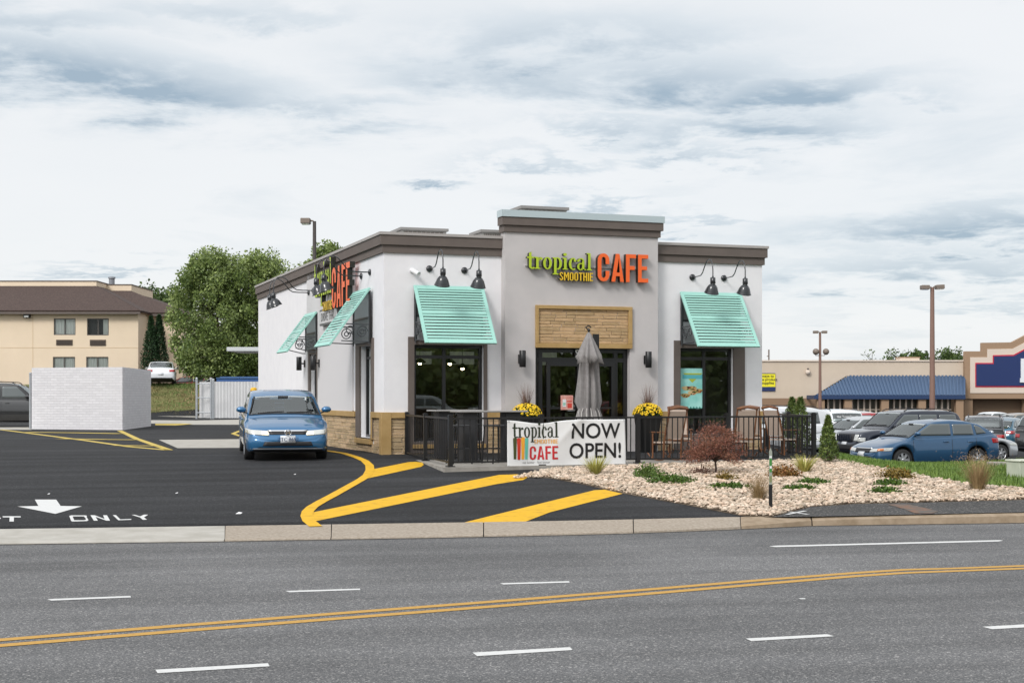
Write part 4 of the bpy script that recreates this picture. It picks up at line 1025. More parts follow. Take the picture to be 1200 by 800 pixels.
o = fast_mesh('canopy', np.array(V), np.array(Fc), pm('umbrella_grey', (.22,.205,.20), .85, col2=(.26,.245,.24), nscale=12, bump=.2, bscale=200), r, smooth=True)
b = MB(); b.lathe([(.02,.05),(.02,zt+.02)], n=10); b.lathe([(0,zt+.02),(.03,zt+.02),(.035,zt+.05),(0,zt+.09)], n=12); b.build('pole', M_black, r)
b = MB(); b.tube([(-.03,0,zt+.06),(-.08,0,zt+.10),(0,0,zt+.14),(.05,0,zt+.10)], .016, 8); b.build('finial', M_black, r)
b = MB(); b.box(.13,.24,-.02,.09,.05,zt-.04); b.build('mast', M_black, r)
b = MB(); b.box(-.45,.45,-.45,.45,.001,.06); b.build('base_plate', M_black, r, bevel=.01)
b = MB()
for k in range(14):
    a = 2*PI*k/14; b.tube([(.19*math.cos(a), .19*math.sin(a), zt-1.64), (.24*math.cos(a), .24*math.sin(a), zt-1.72), (.30*math.cos(a+.1), .30*math.sin(a+.1), zt-1.98)], .008, 5)
b.build('tie_straps', pm('strap_pale', (.55,.53,.50), .8), r)

M_rw = pm('rocker_wood', (.13,.05,.022), .45, col2=(.20,.085,.035), nscale=9, stretch=(1,1,.3))
M_sling = pm('rocker_sling', (.47,.37,.30), .8, col2=(.42,.33,.27), nscale=30)
def rocker(label, px, t, rz):
    r = thing('rocking_chair', label, 'rocking chair', LW(FS(px, t), t, PZ), ANG+rz, 'wooden rocking chairs on the patio'); r.scale = (.80,.90,.94)
    for sx in (-1, 1):
        x = sx*.27
        b = MB(); b.tube([(x, .0+.55*math.sin(a), .62-.60*math.cos(a)) for a in np.linspace(-1.0, 1.05, 14)], .02, 6); o = b.build('rocker', M_rw, r)
        for v in o.data.vertices: v.co.z = max(v.co.z*.55, .0)
        b = MB(); b.tube([(x,.20,.04),(x,.22,.42),(x,.46,1.16)], [.024,.026,.020], 6); b.build('rear_post', M_rw, r)
        b = MB(); b.tube([(x,-.25,.05),(x,-.25,.62)], .022, 6); b.build('front_leg', M_rw, r)
        b = MB(); b.box(x-.035, x+.035, -.33, .28, .62, .645); b.build('armrest', M_rw, r, bevel=.006)
    b = MB(); b.box(-.26,.26,-.26,.22,.39,.42); b.build('seat', M_sling, r)
    b = MB(); vs = [(-.245,.235,.50),(.245,.235,.50),(.245,.44,1.10),(-.245,.44,1.10)]; b.prism(vs, (0,.018,-.006)); b.build('back_sling', M_sling, r)
    b = MB(); b.tube([(-.29,.465,1.15),(0,.475,1.19),(.29,.465,1.15)], .032, 6); b.build('crest_rail', M_rw, r)
    b = MB(); b.tube([(-.27,.235,.46),(.27,.235,.46)], .018, 6); b.build('rear_rail', M_rw, r); b = MB(); b.tube([(-.27,-.25,.36),(.27,-.25,.36)], .018, 6); b.build('front_rail', M_rw, r)
rocker('rocking chair with its back to the fence, nearest the flower planter', 782, -4.0, PI+.15)
rocker('rocking chair facing the street, behind the first one by the planter', 797, -1.6, -.3)
rocker('rocking chair with its back to the fence, just past the red maple', 868, -3.9, PI-.15)
rocker('rocking chair between the two by the right fence panel, half hidden', 883, -1.4, PI-.7)
rocker('rocking chair closest to the far corner of the fence, turned sideways', 917, -2.9, PI-1.25)

# ------------------------------------------------------------ planting bed
BED = [(617,559.5),(640,555),(700,553),(960,545),(982,542),(1040,552),(1130,568.5),(1200,574),(1500,596),(1500,580.5),(1200,586.3),(1100,589),(1000,591.2),(950,594.5),(925,601),(905,606.3),(872,605),(800,591),(725,577.5),(680,567),(645,560.5)]
bed_xy = []
for i, (x, y) in enumerate(BED):
    if i in (0,1,2,3): 
        continue
    bed_xy.append(G(x, y))
c0, c1_ = LW(sF1+.2, tF1-.15), LW(1.5, tF0-.15)
bed_xy = [G(617,559.5), Vector((LW(2.2, tF0-.13).x, LW(2.2, tF0-.13).y, 0)), Vector((c0.x, c0.y, 0)), Vector((c0.x+.5, c0.y+1.2, 0))] + bed_xy
patch('gravel_bed', bed_xy, .006, pm('bed_soil', (.08,.055,.035), .95, col2=(.16,.12,.08), nscale=12), step=1.0)
def inpoly(P, poly):
    x, y = P[:,0], P[:,1]; c = np.zeros(len(P), bool); n = len(poly)
    for i in range(n):
        x0, y0 = poly[i][0], poly[i][1]; x1, y1 = poly[i-1][0], poly[i-1][1]
        c ^= ((y0 > y) != (y1 > y)) & (x < (x1-x0)*(y-y0)/((y1-y0) if y1 != y0 else 1e-9)+x0)
    return c
def sample(poly, dens):
    xs = [p[0] for p in poly]; ys = [p[1] for p in poly]; A = (max(xs)-min(xs))*(max(ys)-min(ys)); n = int(A*dens)
    P = np.stack([rng.uniform(min(xs), max(xs), n), rng.uniform(min(ys), max(ys), n)], 1); return P[inpoly(P, poly)]
def rocks(name, poly, dens, rmin, rmax, mat, off):
    bm = bmesh.new(); bmesh.ops.create_icosphere(bm, subdivisions=1, radius=1.0); bv = np.array([v.co[:] for v in bm.verts]); bf = np.array([[v.index for v in f.verts] for f in bm.faces]); bm.free()
    P = sample(poly, dens); n = len(P); s = rng.uniform(rmin, rmax, n)*np.where(rng.random(n) < .12, 1.5, 1.0)
    sc3 = np.stack([s*rng.uniform(.8,1.5,n), s*rng.uniform(.7,1.1,n), s*rng.uniform(.45,.8,n)], 1); a = rng.uniform(0, 2*PI, n)
    V = bv[None]*sc3[:,None]*(1+rng.normal(size=(n,len(bv),1))*.10)
    tl = rng.uniform(-.5,.5,n); y = V[:,:,1]*np.cos(tl)[:,None]-V[:,:,2]*np.sin(tl)[:,None]; z = V[:,:,1]*np.sin(tl)[:,None]+V[:,:,2]*np.cos(tl)[:,None]
    X = V[:,:,0]*np.cos(a)[:,None]-y*np.sin(a)[:,None]; Yy = V[:,:,0]*np.sin(a)[:,None]+y*np.cos(a)[:,None]
    zz = T(P[:,0], P[:,1])+off+sc3[:,2]*.25+rng.uniform(0,.03,n)
    V = np.stack([X+P[:,0][:,None], Yy+P[:,1][:,None], z+zz[:,None]], 2).reshape(-1,3)
    Fc = (bf[None]+(np.arange(n)*len(bv))[:,None,None]).reshape(-1,3)
    return fast_mesh(name, V, Fc, mat, smooth=True)
M_rock = pm('river_rock', (.42,.305,.21), .8, col2=(.63,.53,.43), nscale=3.5, island=.38, lo=.3, hi=.7)
vis = [p for p in bed_xy if True]
near = [G(x,y) for x,y in ((600,561),(640,552),(960,541),(985,540),(1040,551),(1130,568),(1290,582),(1290,586),(1200,586),(1100,588.6),(1000,590.8),(950,594.2),(925,600.6),(905,606),(872,604.6),(800,590.6),(725,577),(680,566.6),(645,560))]
q = Vector((c0.x, c0.y, 0)); near[1] = Vector((LW(2.0,tF0-.15).x, LW(2.0,tF0-.15).y,0)); near[2] = q
tag(rocks('river_rocks', near, 470, .011, .034, M_rock, .012), kind='stuff')

def mound(name, label, cat, px, py, w, h, mat, leaf=.05, n=900, group=None, flat_=1.0, up=.3, **k):
    p = G(px, py); r = thing(name, label, cat, p, 0, group)
    d = rng.normal(size=(n,3)); d /= np.linalg.norm(d,axis=1)[:,None]; d[:,2] = np.abs(d[:,2])
    rad = rng.uniform(.35,1,n)[:,None]; wob = (1+.22*np.sin(5*np.arctan2(d[:,1],d[:,0])+rng.uniform(0,6)))[:,None]
    leafmesh('foliage', d*rad*wob*np.array([w/2,w/2*flat_,h]), leaf, mat, r, up=up, **k)
    b = MB()
    for i in range(5): a = i*1.26; b.tube([(0,0,-.02),(.12*w*math.cos(a),.12*w*math.sin(a),h*.5)], .008, 5)
    b.build('stems', pm('twig', (.09,.06,.04), .8), r); return r
G_dk = pm('leaf_dark', (.065,.125,.012), .55, island=.5); G_md = pm('leaf_mid', (.10,.16,.03), .55, island=.45); G_yl = pm('leaf_lime', (.30,.34,.04), .6, island=.3)
G_or = pm('leaf_orange', (.26,.10,.03), .6, col2=(.20,.13,.03), nscale=9, island=.4); G_gold = pm('leaf_gold', (.24,.15,.02), .6, col2=(.13,.10,.02), nscale=9, island=.4)
G_rd = pm('leaf_maroon', (.19,.07,.05), .6, col2=(.32,.15,.09), nscale=3, island=.5, leafy=.25)
gc = 'ground cover plants in the rock bed'
mound('low_juniper', 'flat dark green juniper between the round lime shrub and the rock bed edge', 'shrub', 785, 567, .90, .16, G_dk, .05, 2600, gc, .8)
mound('lime_shrub', 'small round lime green shrub in the rocks below the fence post', 'shrub', 759, 561, .56, .26, G_md, .05, 1500)
mound('low_juniper', 'flat dark green juniper in front of the red maple trunk', 'shrub', 855, 573.5, .72, .10, G_dk, .05, 2000, gc, .8)
mound('low_juniper', 'flat dark green juniper just behind the marker post', 'shrub', 937, 575, .62, .09, G_dk, .05, 1700, gc, .8)
mound('low_juniper', 'flat dark green juniper next to the spiky yellow plant', 'shrub', 953, 568, .62, .10, G_dk, .05, 1700, gc, .8)
mound('low_juniper', 'flat dark green juniper below the golden shrub, nearer the grass', 'shrub', 1043, 570, .60, .11, G_dk, .05, 1700, gc, .8)
mound('low_juniper', 'flat dark green juniper below the golden shrub, nearer the street', 'shrub', 1036, 579, .50, .11, G_dk, .05, 1700, gc, .8)
mound('golden_shrub', 'low golden green shrub standing alone in the rocks near the lawn', 'shrub', 1050, 562, .64, .20, G_gold, .05, 2400)
mound('orange_shrub', 'low orange leaved shrub between the marker post and the yellow spikes', 'shrub', 919, 560, .60, .22, G_or, .05, 2000)
mound('golden_shrub', 'low golden shrub at the foot of the red maple', 'shrub', 850, 563.5, .42, .17, G_gold, .045, 800)
mound('golden_shrub', 'thin brownish shrub beside the red maple trunk, against the slab', 'shrub', 822, 557, .50, .17, pm('leaf_brown', (.13,.06,.04), .7, island=.4), .04, 500)
def spiky(label, px, py, h, m1, m2=None):
    r = thing('spiky_yucca', label, 'plant', G(px, py), 0, 'spiky yellow plants in the rock bed')
    blades('leaves', Z0, 190, h, h*1.0, .026, m1, r, curve=.15, base=.05)
    b = MB(); b.lathe([(0,-.02),(.05,0),(.04,.05),(0,.07)], n=8); b.build('base', m2 or G_or, r)
spiky('spiky yellow yucca in the rocks directly below the banner', 698, 557, .36, pm('yucca', (.46,.44,.12), .5, island=.3))
spiky('spiky yellow yucca near the far fence corner', 943, 555, .36, pm('yucca', (.42,.42,.12)))
def ograss(label, px, py, h, sp, n):
    r = thing('ornamental_grass', label, 'grass plant', G(px, py), 0, 'tan ornamental grasses')
    blades('blades', Z0, n, h, sp, .009, pm('dry_grass', (.30,.21,.10), .8, island=.35), r, base=.10)
    P = rng.normal(size=(420,3))*np.array([sp*.5, sp*.5, h*.13])+np.array([0,0,h*.85]); leafmesh('seed_heads', P, .035, pm('seed', (.40,.28,.17), .8, island=.3), r, up=.9, aspect=.2)
ograss('tan ornamental grass clump beside the marker post', 889, 587, .38, .24, 260)
ograss('tall tan ornamental grass clump at the edge of the lawn', 1146, 576, .60, .40, 430)
# red laceleaf maple
r = thing('red_maple', 'small dark red laceleaf maple in the rock bed before the rocking chairs', 'tree', G(838.5, 556))
Ym = r.location.y; b = MB(); b.tube([(0,0,-.03),(.01,0,.12),(-.01,.0,.26)], [.022,.018,.016], 8)
tips = []
for i in range(16):
    a = i*2.4; l = random.uniform(.25,.62); z = random.uniform(.42,.85); p = [( -.01,0,.24), (l*.4*math.cos(a), l*.4*math.sin(a), .24+(z-.24)*.6), (l*.8*math.cos(a), l*.8*math.sin(a), z)]
    b.tube(p, [.012,.008,.004], 5); tips.append(p[2])
b.build('trunk', pm('maple_bark', (.05,.03,.022), .8), r)
P = []
for i in range(92):
    a = random.uniform(0,2*PI); q_ = math.sqrt(random.random()); wv = 1+.16*math.sin(3*a+1)+.1*math.sin(5*a); cx, cy = q_*.50*wv*math.cos(a), q_*.45*wv*math.sin(a); top = .98*(1-.5*q_**2); z = random.uniform(.30+.10*q_, top) if q_ < .8 else random.uniform(.22, top*.8)
    sh = random.uniform(.05,.13); P.append(rng.normal(size=(100,3))*np.array([sh,sh,sh*.38])+np.array([cx,cy,z]))
leafmesh('crown', np.concatenate(P), .042, G_rd, r, aspect=.30, up=-.25)
# arborvitae cone and another behind the fence
def cypress(name, label, loc, w, h, n, mat, leaf, group=None):
    r = thing(name, label, 'tree', loc, 0, group)
    f = rng.random(n)**.8; a = rng.uniform(0,2*PI,n); prof_ = np.minimum(1, (1-f)*1.35)**.8*np.minimum(1, .55+f*4); rad = (w/2)*prof_*rng.uniform(.6,1.08,n)*(1+.12*np.sin(a*3+f*9))
    P = np.stack([rad*np.cos(a), rad*np.sin(a), .06*h+f*h*.94], 1); leafmesh('crown', P, leaf, mat, r, up=1.1, aspect=.4)
    b = MB(); b.tube([(0,0,-.05),(0,0,h*.8)], [w*.09, .01], 8); b.build('trunk', pm('twig', (.09,.06,.04)), r)
cypress('conical_evergreen', 'narrow conical evergreen at the corner where rocks meet the lawn', G(970.5, 543.5), .38, .96, 3200, pm('cypress_leaf', (.07,.12,.025), .6, col2=(.13,.17,.035), nscale=6, island=.4), .06)
for (px, Y, lab) in ((938, 34.4, 'narrow evergreen behind the side of the patio fence, nearer the street'), (928, 36.0, 'narrow evergreen behind the side of the patio fence, further back')):
    X = gx(px, Y); cypress('conical_evergreen', lab, (X, Y, float(T(X,Y))), .55, 1.25, 2200, pm('cypress_leaf', (.045,.10,.03)), .07)
# marker post
r = thing('marker_post', 'thin white marker post with green label standing in the rock bed', 'post', G(903, 596.5))
hh = (596.5-524)/F*r.location.y; w_ = .042
b = MB(); b.box(-w_/2-.004, w_/2+.004, -.012, .012, -.05, hh*.40); b.build('base', M_black, r)
b = MB(); b.box(-w_/2, w_/2, -.008, .008, hh*.401, hh*.93); b.prism([(-w_/2,-.008,hh*.93),(w_/2,-.008,hh*.93),(0,-.008,hh)], (0,.016,0)); b.build('post', pm('marker_pale', (.30,.32,.27), .4), r)
b = MB(); b.box(-w_/2+.004, w_/2-.004, -.0105, -.0085, hh*.60, hh*.82, 0); b.box(-w_/2+.004, w_/2-.004, -.0105, -.0085, hh*.83, hh*.86, 1); b.box(-w_/2+.006, w_/2-.006, -.0125, -.011, hh*.66, hh*.70, 1); b.box(-w_/2+.004, w_/2-.004, -.0105, -.0085, hh*.44, hh*.54, 2)
b.build('label', [pm('label_green', (.05,.22,.04), .5), M_white_p, pm('label_olive', (.20,.22,.10), .5)], r)

# ------------------------------------------------------------ lawn
lawn = [G(x, y) for x, y in ((982,542),(1040,552),(1130,568.5),(1200,574),(1500,596))]
lawn = [Vector((c0.x+.45, c0.y+1.0, 0))] + lawn + [Vector((22,24,0)), Vector((22,34.8,0)), Vector((12.4,38.0,0)), Vector((9.5,38.2,0)), Vector((8.3,36.6,0)), Vector((7.6,33.5,0))]
M_turf = pm('turf', (.03,.065,.01), .9, col2=(.06,.10,.015), nscale=2)
patch('lawn', lawn, .02, M_turf, step=.5)
def grass(name, poly, dens, h, w, mat, off=.0, hfun=None):
    P = sample(poly, dens); n = len(P); z = T(P[:,0], P[:,1])+off; a = rng.uniform(0,2*PI,n); hh = h*rng.uniform(.5,1.3,n)
    if hfun is not None: hh = hh*hfun(P)
    d = np.stack([np.cos(a),np.sin(a),0*a],1); s = np.stack([-np.sin(a),np.cos(a),0*a],1); B = np.stack([P[:,0],P[:,1],z],1)
    ln = rng.uniform(.1,.8,n)[:,None]*hh[:,None]
    V = np.stack([B-s*w/2, B+s*w/2, B+d*ln+np.array([0,0,1.])*hh[:,None]],1).reshape(-1,3)
    return fast_mesh(name, V, np.arange(n*3).reshape(n,3), mat)
M_gb = pm('grass_blade', (.085,.155,.02), .6, col2=(.16,.24,.04), nscale=1.5, island=.35)
gl = [p for p in lawn]; 
hf = lambda P: 1+1.7*np.clip((P[:,0]-8.8)/3, 0, 1)*np.clip(np.sin(P[:,0]*2.1+P[:,1]*1.3)*.5+.55, .05, 1.4)*np.clip((P[:,1]-25)/3, 0, 1)
tag(grass('grass', gl, 900, .075, .016, M_gb, .015, hf), kind='stuff')
# utility box and low concrete stub at the right edge
p = G(1196, 560); r = thing('utility_pedestal', 'pale green utility box sunk in the lawn at the picture edge', 'utility box', p, .3)
b = MB(); b.box(-.16,.42,-.2,.2,-.05,.30); b.build('body', pm('box_pale', (.50,.52,.42), .7, col2=(.42,.45,.36), nscale=5), r, bevel=.015); b = MB(); b.box(-.18,.44,-.22,.22,.301,.335); b.build('lid', pm('box_lid', (.56,.58,.48), .7), r, bevel=.01)
p = G(1178, 548); r = MB(); r.box(-.35,.35,-.12,.12,-.1,.12); o = r.build('wheel_stop', M_conc_slab, bevel=.02, loc=p, rz=-.3); tag(o, 'short low concrete block lying in the grass behind the utility box', 'concrete block')
# ------------------------------------------------------------ cars
def paint(name, col, coat=1.0, metal=.35, rough=.35): return pm(name, col, rough, metal=metal, coat=coat, spec=.5)
M_cglass = pm('car_glass', (.09,.105,.105), .04, spec=1.0)
M_cglass2 = pm('car_windshield', (.10,.13,.13), .05, spec=1.0, coat=.6)
M_tyre = pm('tyre_rubber', (.018,.018,.018), .8); M_rim = pm('rim_alloy', (.50,.51,.53), .3, metal=.8); M_plas = pm('black_plastic', (.02,.02,.022), .55)
M_chrome = pm('chrome', (.75,.76,.78), .12, metal=1.0); M_lens = pm('lamp_lens', (.60,.61,.58), .12, coat=.8, metal=.3); M_red = pm('tail_red', (.38,.012,.015), .2, coat=.8)
M_lit = pm('headlight_lit', (.9,.85,.65), .2, emit=(1,.86,.55), estr=1.6); M_amber = pm('amber_lens', (.65,.18,.03), .2, coat=.6); M_plate = pm('plate_white', (.62,.64,.66), .5)
def interp(xs, pts):
    P = np.array(pts, float); y = np.interp(xs, P[:,0], P[:,1]); return y
def smooth_arr(a, k):
    if k < 1: return a
    w = np.exp(-np.linspace(-2,2,2*k+1)**2); w /= w.sum(); p = np.concatenate([np.full(k,a[0]), a, np.full(k,a[-1])]); return np.convolve(p, w, 'valid')
# y runs from the nose (-L/2) to the tail; all heights in metres. f: fraction of the length
M_wglass = glass_mat('windshield_glass', (.88,.93,.91), 1.25)
def open_glass(cabin, fr, rl, nh, r1, r2):
    """cut the cabin shell open under the windshield and the rear window"""
    me = cabin.data; bm = bmesh.new(); bm.from_mesh(me); bm.faces.ensure_lookup_table(); kill = []
    n = (len(fr)-1)*(rl-1)
    for i in range(len(fr)-1):
        fm = (fr[i]+fr[i+1])/2
        if not (r1[0] < fm < r1[1] or r2[0] < fm < r2[1]): continue
        for k in range(rl-1):
            if 4 <= k <= rl-6: kill.append(bm.faces[i*(rl-1)+k])
    bmesh.ops.delete(bm, geom=kill, context='FACES'); bm.to_mesh(me); bm.free()
KINDS = {
 'sedan': dict(L=4.5, W=1.755, top=[(0,.50),(.012,.60),(.03,.69),(.08,.765),(.16,.835),(.235,.90),(.26,.93),(.80,.985),(.90,1.03),(.965,1.01),(.985,.93),(1,.72)], roof=[(.205,.87),(.27,.99),(.335,1.17),(.39,1.32),(.45,1.405),(.55,1.435),(.66,1.41),(.74,1.33),(.82,1.18),(.90,1.01)],
     wb=(.185,.79), wr=.315, tumble=.77, side=[(.275,.345,.405,.565,1.0,1.34),(.575,.575,.735,.74,1.0,1.33)], quarter=(.752,.745,.78,.82), ws=(.225,.395), rw=(.70,.895), belt=.95),
 'hatch': dict(L=4.4, W=1.74, top=[(0,.50),(.01,.60),(.03,.68),(.08,.76),(.16,.84),(.24,.92),(.27,.96),(.84,1.02),(.93,1.04),(.985,.99),(1,.72)], roof=[(.215,.89),(.28,1.02),(.35,1.20),(.42,1.37),(.48,1.445),(.60,1.475),(.72,1.45),(.83,1.36),(.90,1.22),(.965,1.03)],
     wb=(.20,.80), wr=.315, tumble=.82, side=[(.29,.37,.435,.585,1.02,1.37),(.605,.605,.775,.765,1.03,1.36)], quarter=(.80,.785,.835,.885), ws=(.235,.42), rw=(.83,.96), belt=.98),
 'suv': dict(L=4.5, W=1.84, top=[(0,.62),(.008,.80),(.02,.93),(.05,1.0),(.14,1.05),(.25,1.08),(.28,1.10),(.86,1.12),(.975,1.12),(.99,1.0),(1,.75)], roof=[(.25,1.06),(.31,1.28),(.375,1.55),(.42,1.68),(.50,1.725),(.65,1.735),(.85,1.72),(.93,1.64),(.975,1.30),(.99,1.10)],
     wb=(.18,.79), wr=.36, tumble=.88, side=[(.315,.375,.42,.545,1.15,1.60),(.56,.56,.72,.72,1.15,1.60),(.745,.745,.93,.90,1.15,1.60)], quarter=None, ws=(.265,.415), rw=(.925,.985), belt=1.10),
 'van': dict(L=5.0, W=1.95, top=[(0,.60),(.01,.75),(.03,.88),(.08,.98),(.16,1.06),(.20,1.10),(.90,1.16),(.975,1.14),(.99,1.0),(1,.75)], roof=[(.14,1.02),(.20,1.25),(.27,1.55),(.33,1.75),(.42,1.83),(.60,1.85),(.82,1.82),(.92,1.72),(.975,1.35),(.99,1.12)],
     wb=(.17,.78), wr=.34, tumble=.88, side=[(.27,.34,.40,.50,1.18,1.66),(.52,.52,.68,.68,1.18,1.66),(.70,.70,.88,.86,1.18,1.65)], quarter=None, ws=(.165,.33), rw=(.92,.985), belt=1.13)}
def make_car(kind, body_mat, label, cat, loc, heading, group=None, scale=1.0, lit=False, rear_text=None, name=None, plate='', spokes=7, wsmat=None, sc_h=1.0):
    K = KINDS[kind]; L = K['L']; W = K['W']; hw = W/2; root = thing(name or {'sedan':'sedan_car','hatch':'hatchback_car','suv':'suv_car','van':'minivan'}[kind], label, cat, loc, heading, group)
    root.scale = (scale, scale, scale*sc_h)
    fy = lambda f: -L/2 + L*f
    fs = sorted(set(list(np.round(np.linspace(0,.06,9),4)) + list(np.round(np.linspace(.06,.94,110),4)) + list(np.round(np.linspace(.94,1,8),4)))); fs = np.array(fs); ys = -L/2+L*fs
    top = smooth_arr(interp(fs, K['top']), 3); top[0] = K['top'][0][1]; top[-1] = K['top'][-1][1]
    wid = interp(fs, [(0,.70),(.004,.80),(.012,.875),(.03,.93),(.07,.97),(.15,1),(.85,1),(.93,.975),(.975,.93),(.992,.87),(1,.78)])*hw
    low = interp(fs, [(0,.30),(.01,.23),(.05,.19),(.12,.19),(.9,.21),(.97,.27),(1,.36)])
    zw = K['wr']; Rr = zw+.065; wy = [fy(f) for f in K['wb']]
    for w_ in wy:
        d = np.abs(ys-w_); m = d < Rr; low[m] = np.maximum(low[m], zw+np.sqrt(np.maximum(Rr**2-d[m]**2, 0)))
    top = np.maximum(top, low+.06)
    cr = interp(fs, [(0,.01),(.03,.02),(.15,.035),(.3,.03),(1,.02)])
    half = []
    for i in range(len(fs)):
        w_, z0, z1, c = wid[i], low[i], top[i], cr[i]; h = z1-z0
        sh = min(.07, h*.3)
        zch = z0 + (z1-z0)*.62
        half.append([(0,z0+.0),(.80*w_,z0),(.945*w_,z0+.012),(.985*w_,z0+min(.09,h*.15)),(1.0*w_,z0+.40*h),(.995*w_,z0+.60*h),(.972*w_,z0+.70*h),(.965*w_,z1-sh),(.935*w_,z1-sh*.35),(.88*w_,z1-.004),(.60*w_,z1+c*.6),(.3*w_,z1+c*.92),(0,z1+c)])
    nh = len(half[0]); ring = 2*nh-2; V = []
    for i, hp in enumerate(half):
        full = hp + [(-x, z) for x, z in hp[-2:0:-1]]
        V += [(x, ys[i], z) for x, z in full]
    Fc, mi = [], []
    for i in range(len(half)-1):
        for k in range(ring):
            Fc.append((i*ring+k, (i+1)*ring+k, (i+1)*ring+(k+1) % ring, i*ring+(k+1) % ring))
            mi.append(1 if k in (0,1,ring-1,ring-2) else 0)
    b = MB(); b.v = V; b.f = [list(f) for f in Fc]; b.m = mi; b.sm = [True]*len(Fc)
    # rounded ends: two shrinking rings
    for end, sgn in ((0,-1),(len(half)-1,1)):
        base = [end*ring+k for k in range(ring)]; zc = sum(V[j][2] for j in base)/ring; prev = base
        for (s_, dy) in ((.86,.018),(.5,.03)):
            nb = len(b.v); b.v += [(V[j][0]*s_, V[j][1]+sgn*dy, zc+(V[j][2]-zc)*(s_*.5+.5 if s_ > .8 else s_)) for j in base]
            cur = list(range(nb, nb+ring))
            for k in range(ring): b.f.append([prev[k], prev[(k+1) % ring], cur[(k+1) % ring], cur[k]]); b.m.append(0); b.sm.append(True)
            prev = cur
        b.f.append(prev); b.m.append(0); b.sm.append(True)
    body = b.build('body', [body_mat, M_plas], root)
    # cabin
    rf = K['roof']; f0, f1 = rf[0][0], rf[-1][0]; fr = np.linspace(f0, f1, 70); zr = smooth_arr(interp(fr, rf), 3); H = max(p[1] for p in rf); bl = K['belt']; tum = K['tumble']
    def ysd(z): return hw*(.935 + (tum-.935)*np.clip((z-bl)/(H-bl), -.2, 1))
    hc = []
    for i in range(len(fr)):
        z1 = zr[i]; e = ysd(z1-.05); zb = bl-.12 if True else 0; zb = min(bl-.10, z1-.12)
        pl = 1.0 - .10*max(0, (fr[i]-.62)/.38)**1.5 - .06*max(0, (.40-fr[i])/.3)
        hc.append([(ysd(zb)*pl, zb), (ysd((zb+z1)/2)*pl, (zb+z1)/2), (e*pl, z1-.055), ((e-.022)*pl, z1-.022), ((e-.07)*pl, z1-.004), (e*.6*pl, z1+.018), (e*.3*pl, z1+.027), (0, z1+.03)])
    nh = len(hc[0]); rl = 2*nh-1; V2 = []
    for i, hp in enumerate(hc): V2 += [(x, fy(fr[i]), z) for x, z in hp + [(-x, z) for x, z in hp[-2::-1]]]
    b = MB(); b.v = V2; b.f = [[i*rl+k, (i+1)*rl+k, (i+1)*rl+k+1, i*rl+k+1] for i in range(len(hc)-1) for k in range(rl-1)]
    b.f += [list(range(rl)), list(range((len(hc)-1)*rl, len(hc)*rl))[::-1]]; b.m = [0]*len(b.f); b.sm = [True]*(len(b.f)-2)+[False]*2
    cabin = b.build('cabin', body_mat, root)
    bv1 = BVHTree.FromPolygons([Vector(p) for p in V], Fc); me = body.data
    bvb = BVHTree.FromPolygons([v.co.copy() for v in me.vertices], [list(p.vertices) for p in me.polygons]); me = cabin.data
    bvc = BVHTree.FromPolygons([v.co.copy() for v in me.vertices], [list(p.vertices) for p in me.polygons])
    def decal(nm, bvh, c4, d, mat, off=.006, n=10, m=6, parent=root, th=.004):
        """a panel hugging the surface: bilinear patch of 4 points shot along d"""
        c4 = [Vector(c) for c in c4]; d = Vector(d).normalized(); V, ok = [], True
        for j in range(m+1):
            for i in range(n+1):
                s, t = i/n, j/m; p = (c4[0]*(1-s)+c4[1]*s)*(1-t)+(c4[3]*(1-s)+c4[2]*s)*t
                h = bvh.ray_cast(p-d*3, d)
                V.append(h[0]-d*off if h[0] is not None else None)
        good = [q for q in V if q is not None]
        if len(good) < 4: return None
        for i, q in enumerate(V):
            if q is None:
                t, s = divmod(i, n+1); s, t = s/n, t/m; p = (c4[0]*(1-s)+c4[1]*s)*(1-t)+(c4[3]*(1-s)+c4[2]*s)*t
                g = min(good, key=lambda a: (a-p).cross(d).length); V[i] = p - d*((p-g).dot(d))
        b = MB(); fs_ = [(j*(n+1)+i, j*(n+1)+i+1, (j+1)*(n+1)+i+1, (j+1)*(n+1)+i) for j in range(m) for i in range(n)]
        nv = len(V); b.add(V+[q+d*th for q in V], fs_, 0, True); 
        bd = [i for i in range(n+1)] + [(j)*(n+1)+n for j in range(1, m+1)] + [m*(n+1)+i for i in range(n-1, -1, -1)] + [j*(n+1) for j in range(m-1, 0, -1)]
        b.f += [[bd[k], bd[(k+1) % len(bd)], bd[(k+1) % len(bd)]+nv, bd[k]+nv] for k in range(len(bd))]; b.m += [0]*len(bd); b.sm += [False]*len(bd)
        return b.build(nm, mat, parent)
    # windows
    for sx in (-1, 1):
        d = (-sx, 0, 0)
        for (a0, a1, a2, a3, z0, z1) in K['side']:
            # lower front, upper front, upper rear(a2<a3 for the front door means rear edge), lower rear
            lf, uf, ur, lr = (a0, a2, a3, a3) if a1 != a0 else (a0, a0, a3, a2)
            decal('window', bvc, [(0,fy(lf),z0),(0,fy(lr),z0),(0,fy(ur),z1),(0,fy(uf),z1)], d, M_cglass, .007)
        if K['quarter']:
            a0, a1, a2, a3 = K['quarter']; z0, z1 = K['side'][1][4], K['side'][1][5]
            decal('window', bvc, [(0,fy(a0),z0+.01),(0,fy(a3),z0+.05),(0,fy(a2),z1-.09),(0,fy(a1),z1-.02)], d, M_cglass, .007, 6, 5)
        # door seams, handles, sill, mirror
        for f in ([K['side'][0][0]-.01, K['side'][0][3]+.006] + ([K['side'][1][3]+.02] if kind != 'suv' else [K['side'][1][2]+.01])):
            decal('door_seam', bvb, [(0,fy(f)-.006,.32),(0,fy(f)+.006,.32),(0,fy(f)+.006,bl-.03),(0,fy(f)-.006,bl-.03)], d, M_plas, .0035, 1, 12, th=.002)
